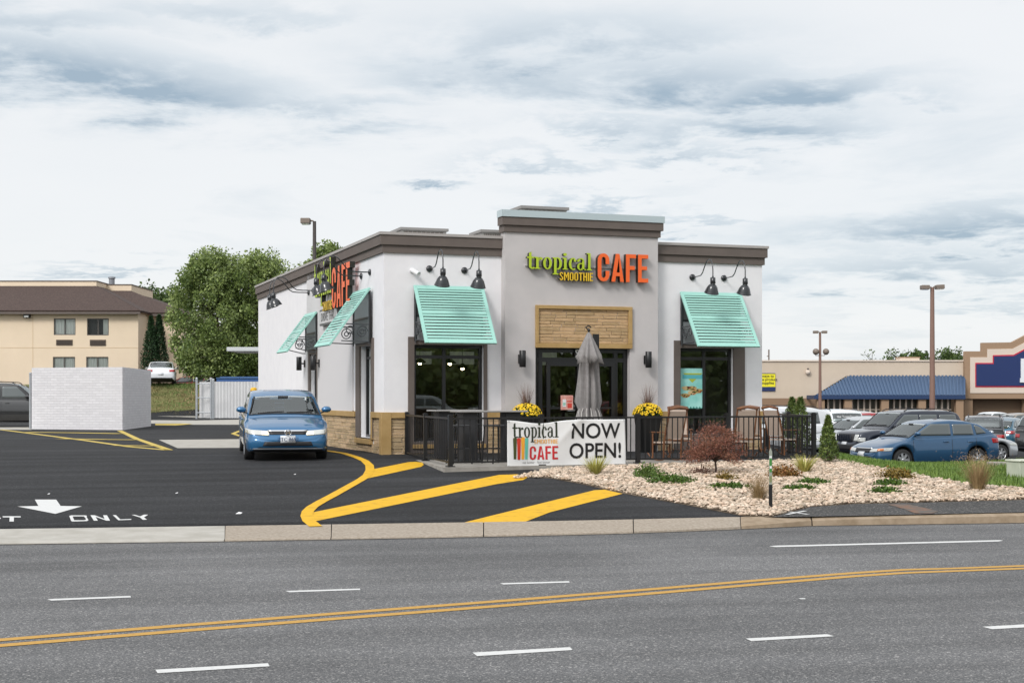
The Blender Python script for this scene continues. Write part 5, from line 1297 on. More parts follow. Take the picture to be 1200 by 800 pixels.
        for f in (K['side'][0][3]-.045, K['side'][1][3 if kind != 'suv' else 2]-.03):
            decal('door_handle', bvb, [(0,fy(f)-.085,bl-.16),(0,fy(f)+.085,bl-.15),(0,fy(f)+.085,bl-.125),(0,fy(f)-.085,bl-.135)], d, body_mat, .03, 4, 2, th=.028)
        fm = K['side'][0][0]+.012
        mp_ = (sx*(hw*.93+.10), fy(fm), bl+.10); mo = MB(); mo.lathe([(0,-.085),(.05,-.075),(.078,-.03),(.08,.02),(.07,.055),(0,.062)], (0,0,0), 14, axis='y'); o = mo.build('mirror', body_mat, root); o.scale = (1.35,.9,.85); o.location = mp_
        mo = MB(); mo.tube([(sx*hw*.88, fy(fm)-.02, bl+.02),(mp_[0], mp_[1], mp_[2]-.03)], .018, 6); mo.build('mirror_arm', M_plas, root)
        mo = MB(); mo.lathe([(0,.066),(.062,.066)], n=14, axis='y'); q = mo.build('mirror_glass', M_chrome, o)
    a, c = K['ws']; za, zc_ = float(np.interp(a, *zip(*rf))), float(np.interp(c, *zip(*rf)))
    nrm = Vector((0, (zc_-za), -(fy(c)-fy(a)))).normalized()
    wbm = hw*.86; wtm = hw*tum-.055
    wsc = decal('windshield', bvc, [(-wbm,fy(a+.018),za+.03),(wbm,fy(a+.018),za+.03),(wtm,fy(c-.008),zc_-.01),(-wtm,fy(c-.008),zc_-.01)], nrm, M_wglass, .007, 16, 8)
    wsq = (a, c)
    wp = MB()
    for k in (-1, 0): 
        p0, p1 = Vector((k*.62+.05, fy(a+.02), za+.07)), Vector((k*.62+.60, fy(a+.03), za+.10)); pts = []
        for i in range(5):
            p = p0.lerp(p1, i/4); h = bvc.ray_cast(p-nrm*2, nrm); pts.append((h[0] if h[0] is not None else p)-nrm*.02)
        wp.tube(pts, .010, 5)
    wp.build('wipers', M_plas, root)
    a, c = K['rw']; za, zc_ = float(np.interp(a, *zip(*rf))), float(np.interp(c, *zip(*rf))); nrm = Vector((0, -(za-zc_), -(fy(c)-fy(a)))).normalized()
    e0 = .02; rt = decal('rear_window', bvc, [(-wtm*.93,fy(a+e0*.3),za-.02),(wtm*.93,fy(a+e0*.3),za-.02),(wbm*.90,fy(c-e0*.35),zc_+.05),(-wbm*.90,fy(c-e0*.35),zc_+.05)], nrm, M_wglass, .007, 12, 6)
    open_glass(cabin, fr, rl, nh, (wsq[0]+.03, wsq[1]-.018), (a+.014, c-.025))
    def trim_strip(f0_, x0_, f1_, x1_, d_, w_):
        p, q = Vector((x0_, fy(f0_), 0)), Vector((x1_, fy(f1_), 0)); b = MB(); pts = []
        for i in range(9):
            t = i/8; f = f0_+(f1_-f0_)*t; pp = Vector((x0_+(x1_-x0_)*t, fy(f), float(np.interp(f, *zip(*rf))))); h = bvc.ray_cast(pp-d_*2, d_); pts.append((h[0] if h[0] is not None else pp)-d_*.004)
        b.tube(pts, w_, 5); b.build('glass_trim', M_plas, root)
    za_, zc2 = float(np.interp(wsq[0], *zip(*rf))), float(np.interp(wsq[1], *zip(*rf))); nw = Vector((0, (zc2-za_), -(fy(wsq[1])-fy(wsq[0])))).normalized()
    for sx in (-1, 1): trim_strip(wsq[0]+.02, sx*wbm, wsq[1]-.006, sx*wtm, nw, .014)
    trim_strip(wsq[0]+.018, -wbm, wsq[0]+.018, wbm, nw, .020)
    it = MB(); zi = bl+.02; it.box(-hw*.80, hw*.80, fy(wsq[0]+.045), fy(c-.05), bl-.12, zi+.01)
    if kind in ('suv','van'): it.box(-hw*.80, hw*.80, fy(wsq[0]+.045), fy(c-.05), bl+.0, bl+.03)
    it.box(-hw*.78, hw*.78, fy(wsq[0]+.05), fy(wsq[0]+.10), zi+.011, zi+.05)
    for fs_ in (.52, .74):
        for sx in (-1, 1):
            it.box(sx*.37-.23, sx*.37+.23, fy(fs_), fy(fs_)+.13, zi+.012, zi+.24*(H-bl)/.48, 1); it.box(sx*.37-.12, sx*.37+.12, fy(fs_)+.02, fy(fs_)+.11, zi+.26*(H-bl)/.48, zi+.38*(H-bl)/.48, 1)
    it.tube([(-.37+.16*math.cos(t), fy(wsq[0]+.135), zi+.06+.14*math.sin(t)) for t in np.linspace(0, 2*PI, 16)], .014, 5, 0, cap=False)
    it.box(-.11, .11, fy(wsq[1]-.03), fy(wsq[1]-.025), H-.16, H-.10)
    it.build('interior', [pm('car_interior', (.035,.036,.038), .8), pm('car_seat', (.14,.145,.15), .9)], root, bevel=.02)
    # nose
    t0 = K['top'][2][1]
    F_ = (0, 1, 0)
    if kind == 'suv':
        decal('grille', bvb, [(-.50,0,.66),(.50,0,.66),(.50,0,.93),(-.50,0,.93)], F_, M_plas, .012)
        g = MB()
        for i in range(8): x = -.42+i*.12; g.box(x-.022, x+.022, -L/2-.062, -L/2-.03, .68, .91)
        g.build('grille_bars', body_mat, root)
        for sx in (-1,1): decal('headlight', bvb, [(sx*.54,0,.68),(sx*.76,0,.68),(sx*.76,0,.91),(sx*.54,0,.91)], F_, M_lit if lit else M_lens, .012, 6, 6)
        decal('bumper', bvb, [(-.85,0,.38),(.85,0,.38),(.85,0,.56),(-.85,0,.56)], F_, M_plas, .05, 14, 4, th=.045)
        for sx in (-1,1): decal('indicator', bvb, [(sx*.78,-L/2+.02,.66),(sx*.90,-L/2+.25,.66),(sx*.90,-L/2+.25,.80),(sx*.78,-L/2+.02,.80)], (-sx,1,0), M_lens, .01, 6, 4)
    else:
        lz = t0-.10 if kind != 'van' else .72
        gz0, gz1 = (lz-.02, lz+.045) if kind == 'sedan' else (lz-.06, lz+.06)
        decal('grille', bvb, [(-.37,0,gz0),(.37,0,gz0),(.40,0,gz1),(-.40,0,gz1)], F_, M_plas, .008, 10, 4)
        decal('grille_bar', bvb, [(-.40,0,gz1-.005),(.40,0,gz1-.005),(.42,0,gz1+.028),(-.42,0,gz1+.028)], F_, M_chrome, .016, 10, 2, th=.012)
        bd_ = MB(); e_y = -L/2-.055; zz = (gz0+gz1)/2+.01
        bd_.box(-.045,-.025,e_y-.008,e_y+.01,zz-.045,zz+.045); bd_.box(.025,.045,e_y-.008,e_y+.01,zz-.045,zz+.045); bd_.box(-.025,.025,e_y-.007,e_y+.009,zz-.011,zz+.011)
        bd_.tube([(.07*math.cos(t),e_y,zz+.06*math.sin(t)) for t in np.linspace(0,2*PI,14)], .008, 5, cap=False)
        if kind == 'sedan': bd_.build('badge', M_chrome, root)
        for sx in (-1,1):
            decal('headlight', bvb, [(sx*.39,-L/2,lz-.045),(sx*.885,-L/2+.40,lz+.0),(sx*.885,-L/2+.46,lz+.10),(sx*.41,-L/2,lz+.055)], (-sx*.45,1,0), M_lens, .008, 14, 5)
            if lit: decal('headlight_bulb', bvb, [(sx*.40,0,lz-.025),(sx*.54,0,lz-.02),(sx*.54,0,lz+.045),(sx*.41,0,lz+.04)], F_, M_lit, .016, 4, 4)
            elif kind == 'hatch': decal('indicator', bvb, [(sx*.70,-L/2+.1,lz+.0),(sx*.80,-L/2+.25,lz+.01),(sx*.80,-L/2+.25,lz+.075),(sx*.70,-L/2+.1,lz+.065)], (-sx*.45,1,0), M_amber, .015, 4, 3)
        decal('lower_grille', bvb, [(-.52,0,.335),(.52,0,.335),(.48,0,.425),(-.48,0,.425)], F_, M_plas, .007, 12, 3)
        decal('bumper_lip', bvb, [(-.76,0,.255),(.76,0,.255),(.78,0,.285),(-.78,0,.285)], F_, pm('lip_grey',(.20,.22,.25),.4), .014, 16, 2)
    pz = .40 if kind != 'suv' else .50
    plt = decal('number_plate', bvb, [(-.155,0,pz),(.155,0,pz),(.155,0,pz+.15),(-.155,0,pz+.15)], F_, M_plate, .03, 2, 2, th=.022)
    if plate: text_obj(plate, .105, pm('plate_ink',(.03,.05,.12),.5), plt, 'lettering', (0, min(v.co.y for v in plt.data.vertices)-.003, pz+.04), sx=1.0)
    # tail
    B_ = (0,-1,0); tz = {'sedan': .78, 'hatch': .78, 'suv': .80, 'van': .85}[kind]
    for sx in (-1,1): decal('tail_light', bvb, [(sx*.50,L/2,tz),(sx*.88,L/2-.22,tz),(sx*.88,L/2-.26,tz+.15),(sx*.52,L/2,tz+.13)], (-sx*.5,-1,0), M_red, .008, 10, 4)
    plr = decal('number_plate', bvb, [(-.155,0,.58),(.155,0,.58),(.155,0,.73),(-.155,0,.73)], B_, M_plate, .012, 2, 2)
    decal('rear_bumper', bvb, [(-.70,0,.34),(.70,0,.34),(.70,0,.42),(-.70,0,.42)], B_, M_plas, .012, 12, 2)
    if kind in ('suv','van'):
        for sx in (-1,1):
            g = MB(); x = sx*(hw*tum-.14); pts = [(x, fy(f), float(np.interp(f, *zip(*rf)))+(.07 if i not in (0,5) else .02)) for i, f in enumerate((.44,.47,.58,.70,.84,.87))]; g.tube(pts, .018, 6); g.build('roof_rail', M_plas, root)
    if rear_text and rt is not None:
        mid = sum((v.co for v in rt.data.vertices), Vector())/len(rt.data.vertices); al = math.atan2(-nrm.z, -nrm.y)
        o = text_obj(rear_text, .17, M_white_p, rt, 'lettering', (0,0,0), rot=(0,0,0)); q = Vector((0,0,1)); R3 = Matrix(((-1,0,0),(0,0,0),(0,0,0)))
        upv = Vector((0, fy(a)-fy(c), za-zc_)).normalized(); xv = Vector((-1,0,0)); nv = xv.cross(upv)
        Mx = Matrix(((xv.x,upv.x,nv.x,0),(xv.y,upv.y,nv.y,0),(xv.z,upv.z,nv.z,0),(0,0,0,1))); o.data.transform(Matrix.Translation(mid+nv*.05-upv*.05) @ Mx)
    # dark interior floor so that light does not show through the wheel arches
    b = MB(); b.box(-hw*.62, hw*.62, fy(.06), fy(.94), .24, .62); b.build('underbody', M_plas, root)
    # wheels
    for w_ in wy:
        for sx in (-1,1):
            t = MB(); r_ = zw; tw = .105
            t.lathe([(r_*.66,-tw),(r_*.93,-tw),(r_*.985,-tw*.75),(r_,-tw*.3),(r_,tw*.3),(r_*.985,tw*.75),(r_*.93,tw),(r_*.66,tw)], n=36, axis='x')
            wo = t.build('wheel', M_tyre, root); wo.location = (sx*(hw-.115), w_, r_)
            t = MB(); q = r_*.67; fx = sx*.085
            t.lathe([(q,sx*.10),(q*.93,sx*.09),(q*.90,sx*.02),(0,sx*.01)], n=30, axis='x', mi=1); t.lathe([(q*1.0,sx*.102),(q*.96,sx*.107),(q*.90,sx*.09)], n=30, axis='x')
            t.lathe([(0,sx*.10),(q*.2,sx*.098),(q*.24,sx*.07)], n=14, axis='x')
            for k in range(spokes):
                an = 2*PI*k/spokes; ca, sa = math.cos(an), math.sin(an); hwid = .026*7/spokes+.006
                pr = lambda rr_, o_: (0, ca*rr_-sa*o_, sa*rr_+ca*o_)
                vs = [pr(q*.15,-hwid), pr(q*.15,hwid), pr(q*.93,hwid*1.2), pr(q*.93,-hwid*1.2)]
                t.prism([(fx+(sx*.008 if i < 2 else 0), p[1], p[2]) for i, p in enumerate(vs)], (-sx*.03,0,0))
            t.build('rim', [M_rim, M_plas], wo)
    return root
def put(px, Y, z=None): X = gx(px, Y); return (X, Y, float(T(X, Y)) if z is None else z)
HU = -(PI/2-ANG)                # nose towards -u, as the bays beside the café run
blue1 = paint('paint_blue', (.026,.135,.29), metal=.35, rough=.3)
p = G(335.5, 538.5)
ct = Vector((p.x, p.y, 0)) + Vector((-math.sin(R(12.5)), math.cos(R(12.5)), 0))*1.75
p1 = (ct.x, ct.y, float(T(ct.x, ct.y)))
make_car('sedan', blue1, 'blue sedan with lit headlights leaving the drive-through lane beside the café', 'car', p1, R(12.5), lit=True, plate='ZTC·8692')
bpy.data.objects['sedan_car'].rotation_euler.x = R(1.5); bpy.data.objects['sedan_car'].location.z -= .012
make_car('hatch', paint('paint_steel_blue', (.02,.085,.18), metal=.4), 'steel blue hatchback parked behind the lawn, in front of the dark boxy suv', 'car', put(1083, 44.6), HU)
make_car('suv', paint('paint_navy', (.012,.018,.035), metal=.3), 'dark navy boxy suv parked behind the blue hatchback', 'car', put(1054, 52.4), HU, sc_h=1.0)
make_car('sedan', paint('paint_silver', (.50,.52,.54), metal=.6), 'silver sedan parked between the fence corner and the dark boxy suv', 'car', put(1010, 57.0), HU, scale=1.03)
make_car('van', paint('paint_white', (.70,.72,.74), metal=.0), 'white minivan parked behind the patio fence, seen side-on', 'car', put(901, 60.0), HU)
make_car('van', paint('paint_white', (.70,.72,.74)), 'white minivan with white lettering on its rear window', 'car', put(975, 70.0), PI+.12, rear_text='the TownTouch', scale=.93)
make_car('hatch', paint('paint_red', (.35,.02,.025), metal=.1), 'red hatchback mostly hidden behind the white lettered minivan', 'car', put(1004, 78), HU, scale=1.03)
make_car('sedan', paint('paint_pearl', (.58,.58,.56), metal=.1), 'pale sedan behind the dark boxy suv, only its windshield showing', 'car', put(1034, 84), HU, scale=1.05)
make_car('sedan', paint('paint_silver', (.50,.52,.54)), 'silver sedan with its nose showing behind the tail of the blue hatchback', 'car', put(1114, 49.2), PI+HU, plate='', scale=.98)
make_car('suv', paint('paint_charcoal', (.03,.034,.04), metal=.3), 'charcoal suv seen from behind, between the blue hatchback roof and the teal car', 'car', put(1153, 57.5), PI-.30, scale=.87)
make_car('hatch', paint('paint_tealblue', (.02,.10,.16), metal=.4), 'teal blue hatchback further back beside the charcoal suv', 'car', put(1176, 63.0), PI-.5, scale=.95)
make_car('suv', paint('paint_black', (.008,.008,.009), metal=.0), 'black suv cut off by the right edge of the picture', 'car', put(1259, 54.0), PI+HU, scale=.93)
make_car('sedan', paint('paint_gold', (.30,.25,.20), metal=.5), 'beige sedan far back before the wide store entrance', 'car', put(1190, 88.0), HU)
make_car('sedan', paint('paint_white', (.70,.72,.74)), 'white sedan far back before the store entrance, left of the beige one', 'car', put(1160, 104.0), HU+.2)
make_car('hatch', paint('paint_pearl', (.58,.58,.56)), 'pale hatchback in front of the blue awning columns', 'car', put(1000, 108.0), HU)
# left side
make_car('suv', paint('paint_black', (.008,.008,.009)), 'dark suv partly hidden by the white block enclosure', 'car', (gx(14, 62), 62, 0), PI/2+.12, scale=1.04, sc_h=1.02)
p = put(189.5, 91.5); make_car('sedan', paint('paint_white', (.70,.72,.74)), 'white sedan seen from behind on top of the grass bank', 'car', p, PI+.21, scale=1.0)
make_car('sedan', paint('paint_red', (.35,.02,.025)), 'red car behind the grass bank, only its roof and hood showing', 'car', (gx(221, 101), 101, 1.25), HU-.2)
make_car('sedan', paint('paint_white', (.70,.72,.74)), 'white car behind the grass bank beside the red one', 'car', (gx(250, 97), 97, 1.05), HU)

# ------------------------------------------------------------ enclosures, bank, hotel
M_block = pm('painted_block', (.68,.665,.68), .8, col2=(.64,.625,.64), nscale=2)
def block_mat():
    m = M_block; nt = m.node_tree; N = nt.nodes; L = nt.links; b = N['Principled BSDF']
    tc = N.new('ShaderNodeTexCoord'); sp = N.new('ShaderNodeSeparateXYZ'); L.new(tc.outputs['Object'], sp.inputs[0])
    ad = N.new('ShaderNodeMath'); ad.operation = 'ADD'; L.new(sp.outputs[0], ad.inputs[0]); L.new(sp.outputs[1], ad.inputs[1])
    cb = N.new('ShaderNodeCombineXYZ'); L.new(ad.outputs[0], cb.inputs[0]); L.new(sp.outputs[2], cb.inputs[1])
    br = N.new('ShaderNodeTexBrick'); L.new(cb.outputs[0], br.inputs['Vector']); br.inputs['Scale'].default_value = 1; br.inputs['Brick Width'].default_value = .30; br.inputs['Row Height'].default_value = .10; br.inputs['Mortar Size'].default_value = .008
    br.inputs['Color1'].default_value = (.70,.685,.70,1); br.inputs['Color2'].default_value = (.63,.615,.63,1); br.inputs['Mortar'].default_value = (.585,.572,.585,1); L.new(br.outputs['Color'], b.inputs['Base Color'])
    bp = N.new('ShaderNodeBump'); bp.inputs['Strength'].default_value = .7; bp.inputs['Distance'].default_value = .01; bp.invert = True; L.new(br.outputs['Fac'], bp.inputs['Height']); L.new(bp.outputs[0], b.inputs['Normal'])
block_mat()
pA = G(143.5, 503.8); pB = G(37, 502.8); pC = G(177, 499.3)
hE = gz(430, pA.y)
r = thing('block_enclosure', 'white painted brick dumpster enclosure at the far side of the lot', 'enclosure', (pA.x, pA.y, 0))
def wseg(p, q, th, z, nm, mat, par):
    d = Vector((q.x-p.x, q.y-p.y, 0)); L_ = d.length; a = math.atan2(d.y, d.x); b = MB(); b.box(0, L_, 0, th, -.1, z); o = b.build(nm, mat, par, bevel=.01); o.location = (p.x-par.location.x, p.y-par.location.y, 0); o.rotation_euler = (0,0,a); return o
wseg(pB, pA, .2, hE, 'front_wall', M_block, r)
q = Vector((pA.x, pA.y+.202, 0)); wseg(q, pC, .2, hE, 'side_wall', M_block, r)
q2 = Vector((pB.x+.1, pC.y+.2, 0)); wseg(q2, Vector((pC.x-.21, pC.y+.2, 0)), .2, hE, 'rear_wall', M_block, r)
b = MB(); px_, py_ = pB.x-pA.x-.07, pB.y-pA.y+.08; b.tube([(px_, py_, 0), (px_, py_, gz(437.5, pB.y))], .05, 10); b.lathe([(.06,0),(.05,.03),(0,.05)], (px_, py_, gz(437.5, pB.y)), 10); b.build('gate_post', M_gal, r)
# corrugated metal enclosure
M_corr = pm('corrugated_grey', (.60,.60,.60), .6, metal=.1, col2=(.52,.52,.525), nscale=1.2)
def corr(px0, px1, y_bot, y_top, Y, nm, par, Y1=None):
    Y1 = Y1 or Y; x0, x1 = gx(px0, Y), gx(px1, Y1); h = gz(y_top, Y); L_ = math.hypot(x1-x0, Y1-Y); n = int(L_/.09); b = MB(); dx, dy = (x1-x0)/n, (Y1-Y)/n; nx_, ny_ = -dy, dx; nl = math.hypot(nx_, ny_); nx_, ny_ = nx_/nl, ny_/nl
    pts = [(x0+dx*i+nx_*.015*(1 if i % 2 else -1), Y+dy*i+ny_*.015*(1 if i % 2 else -1)) for i in range(n+1)]
    for (a, c) in zip(pts[:-1], pts[1:]): b.quad((a[0],a[1],.04), (c[0],c[1],.04), (c[0],c[1],h), (a[0],a[1],h))
    o = b.build(nm, M_corr, par); md = o.modifiers.new('t', 'SOLIDIFY'); md.thickness = .01; return o
YE = G(248, 490.5).y
r = thing('metal_enclosure', 'grey corrugated metal service yard screen with galvanised gate posts', 'fence', (0,0,0))
corr(251, 330, 491, 447.0, YE, 'panel', r); corr(234, 246.5, 490, 447.5, YE+.5, 'gate', r, YE+.1)
for px, top in ((230.5,443.5),(247.5,444),(250,445)):
    b = MB(); X = gx(px, YE); b.tube([(X,YE-.02,0),(X,YE-.02,gz(top,YE))], .065, 10); b.lathe([(.08,0),(.06,.05),(0,.08)], (X,YE-.02,gz(top,YE)), 10); b.build('gate_post', M_gal, r)
b = MB()
for z in (.35, 1.2, 2.0): b.tube([(gx(231,YE),YE-.06,z),(gx(247,YE),YE-.06,z)], .03, 6)
b.build('gate_frame', M_gal, r)
r = thing('dumpster', 'blue lidded dumpster rising behind the corrugated metal screen', 'dumpster', (gx(283, YE+3), YE+3, 0), .05)
w_ = 1.35; zt = gz(443.0, YE+3); b = MB(); b.prism([(-w_,-.8,.15),(w_,-.8,.15),(w_,.8,.15),(-w_,.8,.15)], (0,0,zt-.20)); b.build('bin', pm('dumpster_blue', (.03,.10,.28), .5), r)
b = MB(); b.box(-w_-.03, -.01, -.85, .85, zt-.345+.3, zt-.28+.3); b.box(.01, w_+.03, -.85, .85, zt-.345+.3, zt-.28+.3); b.box(-w_, w_, .5, .86, zt+.021, zt+.10); b.build('lid', pm('dumpster_lid', (.03,.09,.22), .5), r, bevel=.02)
YC = 60.0
r = thing('flat_canopy', 'flat pale canopy reaching out behind the café, over the drive-through lane', 'canopy', (gx(300, YC), YC, 0), 0)
z = gz(411.5, YC); b = MB(); b.box(gx(265.5,YC)-gx(300,YC), 2.5, 0, 3.0, z, z+.17); b.build('roof', pm('canopy_white', (.55,.57,.58), .5), r, bevel=.02)
b = MB(); b.box(1.2, 1.4, 1.3, 1.5, 0, z-.001); b.build('post', M_gal, r)
YB = 52.0; r = thing('bollard', 'yellow bollard behind the blue sedan at the café corner', 'bollard', (gx(297.3,YB), YB, 0))
zt = gz(454, YB); b = MB(); b.lathe([(.115,0),(.115,zt-.05),(.10,zt-.02),(.06,zt),(0,zt+.005)], n=18); b.build('post', pm('bollard_yellow', (.75,.42,.01), .5), r)
b = MB(); b.lathe([(.118,zt-.12),(.124,zt-.115),(.124,zt-.09),(.118,zt-.085)], n=18); b.build('band', pm('bollard_yellow', (.75,.42,.01)), r)

# grass bank
bank = [Vector((-60,86.4,0)), Vector((3,86.4,0)), Vector((3,95,0)), Vector((-60,95,0))]
M_bank = pm('bank_turf', (.075,.12,.025), .9, col2=(.26,.19,.09), nscale=.55, ndetail=6, lo=.42, hi=.66, stretch=(.35,1,2.2), bump=.5, bscale=5)
tag(patch('grass_bank', bank, .03, M_bank, step=.75), kind='structure')
bk = [Vector((-23.5,86.5,0)), Vector((-15,86.5,0)), Vector((-15,91,0)), Vector((-23.5,91,0))]
tag(grass('bank_grass', bk, 260, .12, .05, pm('bank_blade', (.09,.145,.03), .8, col2=(.30,.22,.11), nscale=.5, ndetail=6, lo=.40, hi=.62, stretch=(.35,1,2.2), island=.3), .02), kind='stuff')
# hotel
YH = 100.0; HG = 2.0
M_hotel = pm('hotel_stucco', (.78,.64,.48), .9, col2=(.74,.605,.45), nscale=.6, ndetail=6)
M_shing = pm('roof_shingle', (.045,.028,.024), .95, col2=(.09,.06,.05), nscale=9, ndetail=6, bump=.5, bscale=14)
hx = lambda px, Y=YH: gx(px, Y)
hot = thing('hotel_building', 'beige two-storey hotel with brown shingle hip roof on the rise', 'building', (hx(80), YH, HG))
ox = hx(80)
x0, x1, x2 = hx(-700)-ox, hx(162)-ox, hx(202.5)-ox; ze = gz(366, YH)-HG
YR = 3.0                                    # the recessed wing
b = MB(); 
wins = []
for (a, c, t, bt) in ((63,88.5,373,392.5),(102,127.5,373,393),(62,88,418,437),(101,127,418,437)): wins.append((hx(a)-ox, hx(c)-ox, gz(bt,YH)-HG, gz(t,YH)-HG))
for k in range(1, 8):
    for w_ in wins[:4]: 
        sh = -k*4.6
        if w_[0]+sh > x0+1: wins.append((w_[0]+sh, w_[1]+sh, w_[2], w_[3])) if k >= 2 else None
vis_w = [w for w in wins]
wall(b, 'x', 0, .3, x0, x1, -1, ze+.1, vis_w); b.build('front_wall', M_hotel, hot)
b = MB(); b.box(x1-.3, x1, .301, YR, -1, ze+.1); b.box(x1-.3, x2, YR+.001, YR+.3, -1, gz(368.5,YH+YR)-HG+.1); b.box(x2-.3, x2, YR+.301, 16, -1, ze+.1); b.build('wing_wall', M_hotel, hot)
M_win = pm('hotel_pane', (.10,.12,.13), .05, spec=.9); M_curt = pm('curtain', (.80,.81,.78), .8, leafy=.3)
for i, (a, c, z0, z1) in enumerate(vis_w):
    b = MB(); f = .06; b.box(a, c, .04, .12, z0, z0+f); b.box(a, c, .04, .12, z1-f, z1); b.box(a, a+f, .04, .12, z0+f+.001, z1-f-.001); b.box(c-f, c, .04, .12, z0+f+.001, z1-f-.001); b.box((a+c)/2-f/2, (a+c)/2+f/2, .045, .115, z0+f+.001, z1-f-.001)
    w = b.build('window', pm('hotel_frame', (.10,.09,.08), .5), hot)
    b = MB(); b.quad((a,.09,z0),(c,.09,z0),(c,.09,z1),(a,.09,z1)); b.build('pane', glass_mat('hotel_glass', (.9,.93,.92), .35) if 'hotel_glass' not in MATS else MATS['hotel_glass'], w)
    b = MB(); L_ = c-a; rr = (a+L_*.02, c-L_*(.02 if i % 3 != 1 else .5)); n = 14
    if i == 1: rr = (a+L_*.72, c-.02)
    for k in range(n): p0, p1 = rr[0]+(rr[1]-rr[0])*k/n, rr[0]+(rr[1]-rr[0])*(k+1)/n; b.quad((p0,.13+.03*(k%2),z0),(p1,.13+.03*((k+1)%2),z0),(p1,.13+.03*((k+1)%2),z1),(p0,.13+.03*(k%2),z1))
    b.build('curtain', M_curt, w)
b = MB(); b.box(x0+.3, x1-.31, .302, .6, -1, ze); b.build('room_backing', pm('room_dark', (.03,.03,.03), .9), hot)
for (a, c, t, bt) in ((66,85,398,404.5),(105.5,124,398,405)):
    b = MB(); X0, X1, z0, z1 = hx(a)-ox, hx(c)-ox, gz(bt,YH)-HG, gz(t,YH)-HG; b.box(X0, X1, -.05, .0, z0, z1)
    for k in range(6): b.box(X0+.04, X1-.04, -.062, -.051, z0+.04+k*.05, z0+.065+k*.05, 1)
    b.build('air_grille', [pm('grille_brown', (.10,.07,.05), .6), pm('grille_dark', (.035,.025,.02), .6)], hot)
b = MB(); b.box(hx(29)-ox, hx(36)-ox, -.30, 0, gz(372.5,YH)-HG, gz(366.8,YH)-HG); b.box(hx(30)-ox, hx(35)-ox, -.32, -.301, gz(372,YH)-HG, gz(370,YH)-HG, 1); b.build('wall_light', [M_black, M_lens], hot)
b = MB(); b.box(x0, x1, -.012, -.0, gz(407.6,YH)-HG, gz(407.1,YH)-HG); 
for px in (38.5,): b.box(hx(px)-ox-.015, hx(px)-ox+.015, -.012, 0, 0, ze)
b.build('wall_joint', pm('joint', (.62,.46,.29), .9), hot)
# main roof: sloping front, hip at the right end
zr = gz(337, YH+5)-HG; ov = .5; rx = gx(113, YH+5)-ox
b = MB()
P0, P1 = (x0, -ov, ze), (x1+.25, -ov, ze); P2, P3 = (rx, 5, zr), (x0, 5, zr)
b.quad(P0, P1, P2, P3); P4 = (x1+.25, 12, ze); b.add([P1, P4, (rx, 12, zr), P2], [(0,1,2,3)])
X2 = x2+.3; zr2 = gz(342.5, YH+YR+4.5)-HG; rx2 = gx(153.5, YH+YR+4.5)-ox; ze2 = gz(368.5, YH+YR)-HG
b.quad((x1-3, YR-ov, ze2), (X2, YR-ov, ze2), (rx2, YR+4.5, zr2), (rx, YR+4.5, zr2)); b.add([(X2, YR-ov, ze2), (X2, 16, ze2), (rx2, 15, zr2), (rx2, YR+4.5, zr2)], [(0,1,2,3)])
o = b.build('roof', M_shing, hot); md = o.modifiers.new('t', 'SOLIDIFY'); md.thickness = .12; md.offset = -1
b = MB(); b.box(x0, x1+.27, -ov-.04, -ov+.02, ze-.14, ze+.0); b.box(x1+.21, X2+.02, YR-ov-.04, YR-ov+.02, ze2-.14, ze2); b.build('gutter', M_trim, o)
zp = gz(329, YH+5.2)-HG; zp2 = gz(333.5, YH+8)-HG
b = MB(); b.box(x0, rx, 5.0, 12, zr-.3, zp-.06); b.box(rx+.001, gx(154,YH+7.6)-ox, 7.6, 14, zr2-.3, zp2-.06); b.build('parapet', M_hotel, hot)
b = MB(); b.box(x0-.05, rx+.05, 4.95, 12.05, zp-.06, zp); b.box(rx+.06, gx(154,YH+7.6)-ox+.05, 7.55, 14, zp2-.06, zp2); b.build('coping', M_trim, hot)
b = MB(); X = gx(131, YH+10)-ox; b.tube([(X,10,zp2),(X,10,gz(326.5,YH+10)-HG)], .22, 12); b.lathe([(.28,0),(.28,.12),(0,.16)], (X,10,gz(326.5,YH+10)-HG), 12); b.build('vent_stack', pm('vent_grey', (.20,.21,.23), .5), hot)
cypress('conical_evergreen', 'tall dark narrow evergreen against the hotel corner, taller of the pair beside the white sedan', (gx(186.5,98.6), 98.6, 2.0), 1.35, gz(370,98.6)-2.0, 5200, pm('cypress_dark', (.018,.05,.014), .6, island=.45), .16, 'evergreens against the hotel')
cypress('conical_evergreen', 'tall dark narrow evergreen against the hotel wall, farther from the maple than its twin', (gx(177,98.2), 98.2, 2.0), 1.30, gz(371.5,98.2)-2.0, 5200, pm('cypress_dark', (.018,.05,.014)), .16, 'evergreens against the hotel')
r = thing('oval_sign', 'blue oval sign on a pole beyond the hotel corner', 'sign', (gx(204,125), 125, 1.5)); b = MB()
zc_ = gz(412,125)-1.5; b.lathe([(0,-.12),(1.1,-.12),(1.15,0),(1.1,.12),(0,.12)], (0,0,0), 28, axis='y'); o = b.build('panel', pm('sign_blue', (.015,.05,.28), .4), r); o.scale = (.85,1,1.05); o.location = (0,0,zc_)
b = MB(); b.tube([(0,0,0),(0,0,zc_-.8)], .1, 8); b.build('pole', M_trim, r)
r = thing('low_shed', 'small tan shed roof between the white sedan and the maple', 'shed', (gx(210,112), 112, 1.2)); b = MB(); b.box(-1.2,1.2,0,3,0,1.35); b.build('wall', M_hotel, r); b = MB(); b.prism([(-1.4,-.2,1.351),(1.4,-.2,1.351),(1.4,-.2,1.45),(-.6,-.2,2.0),(-1.4,-.2,1.9)], (0,3.4,0)); b.build('roof', pm('shed_roof', (.22,.12,.08), .8), r)

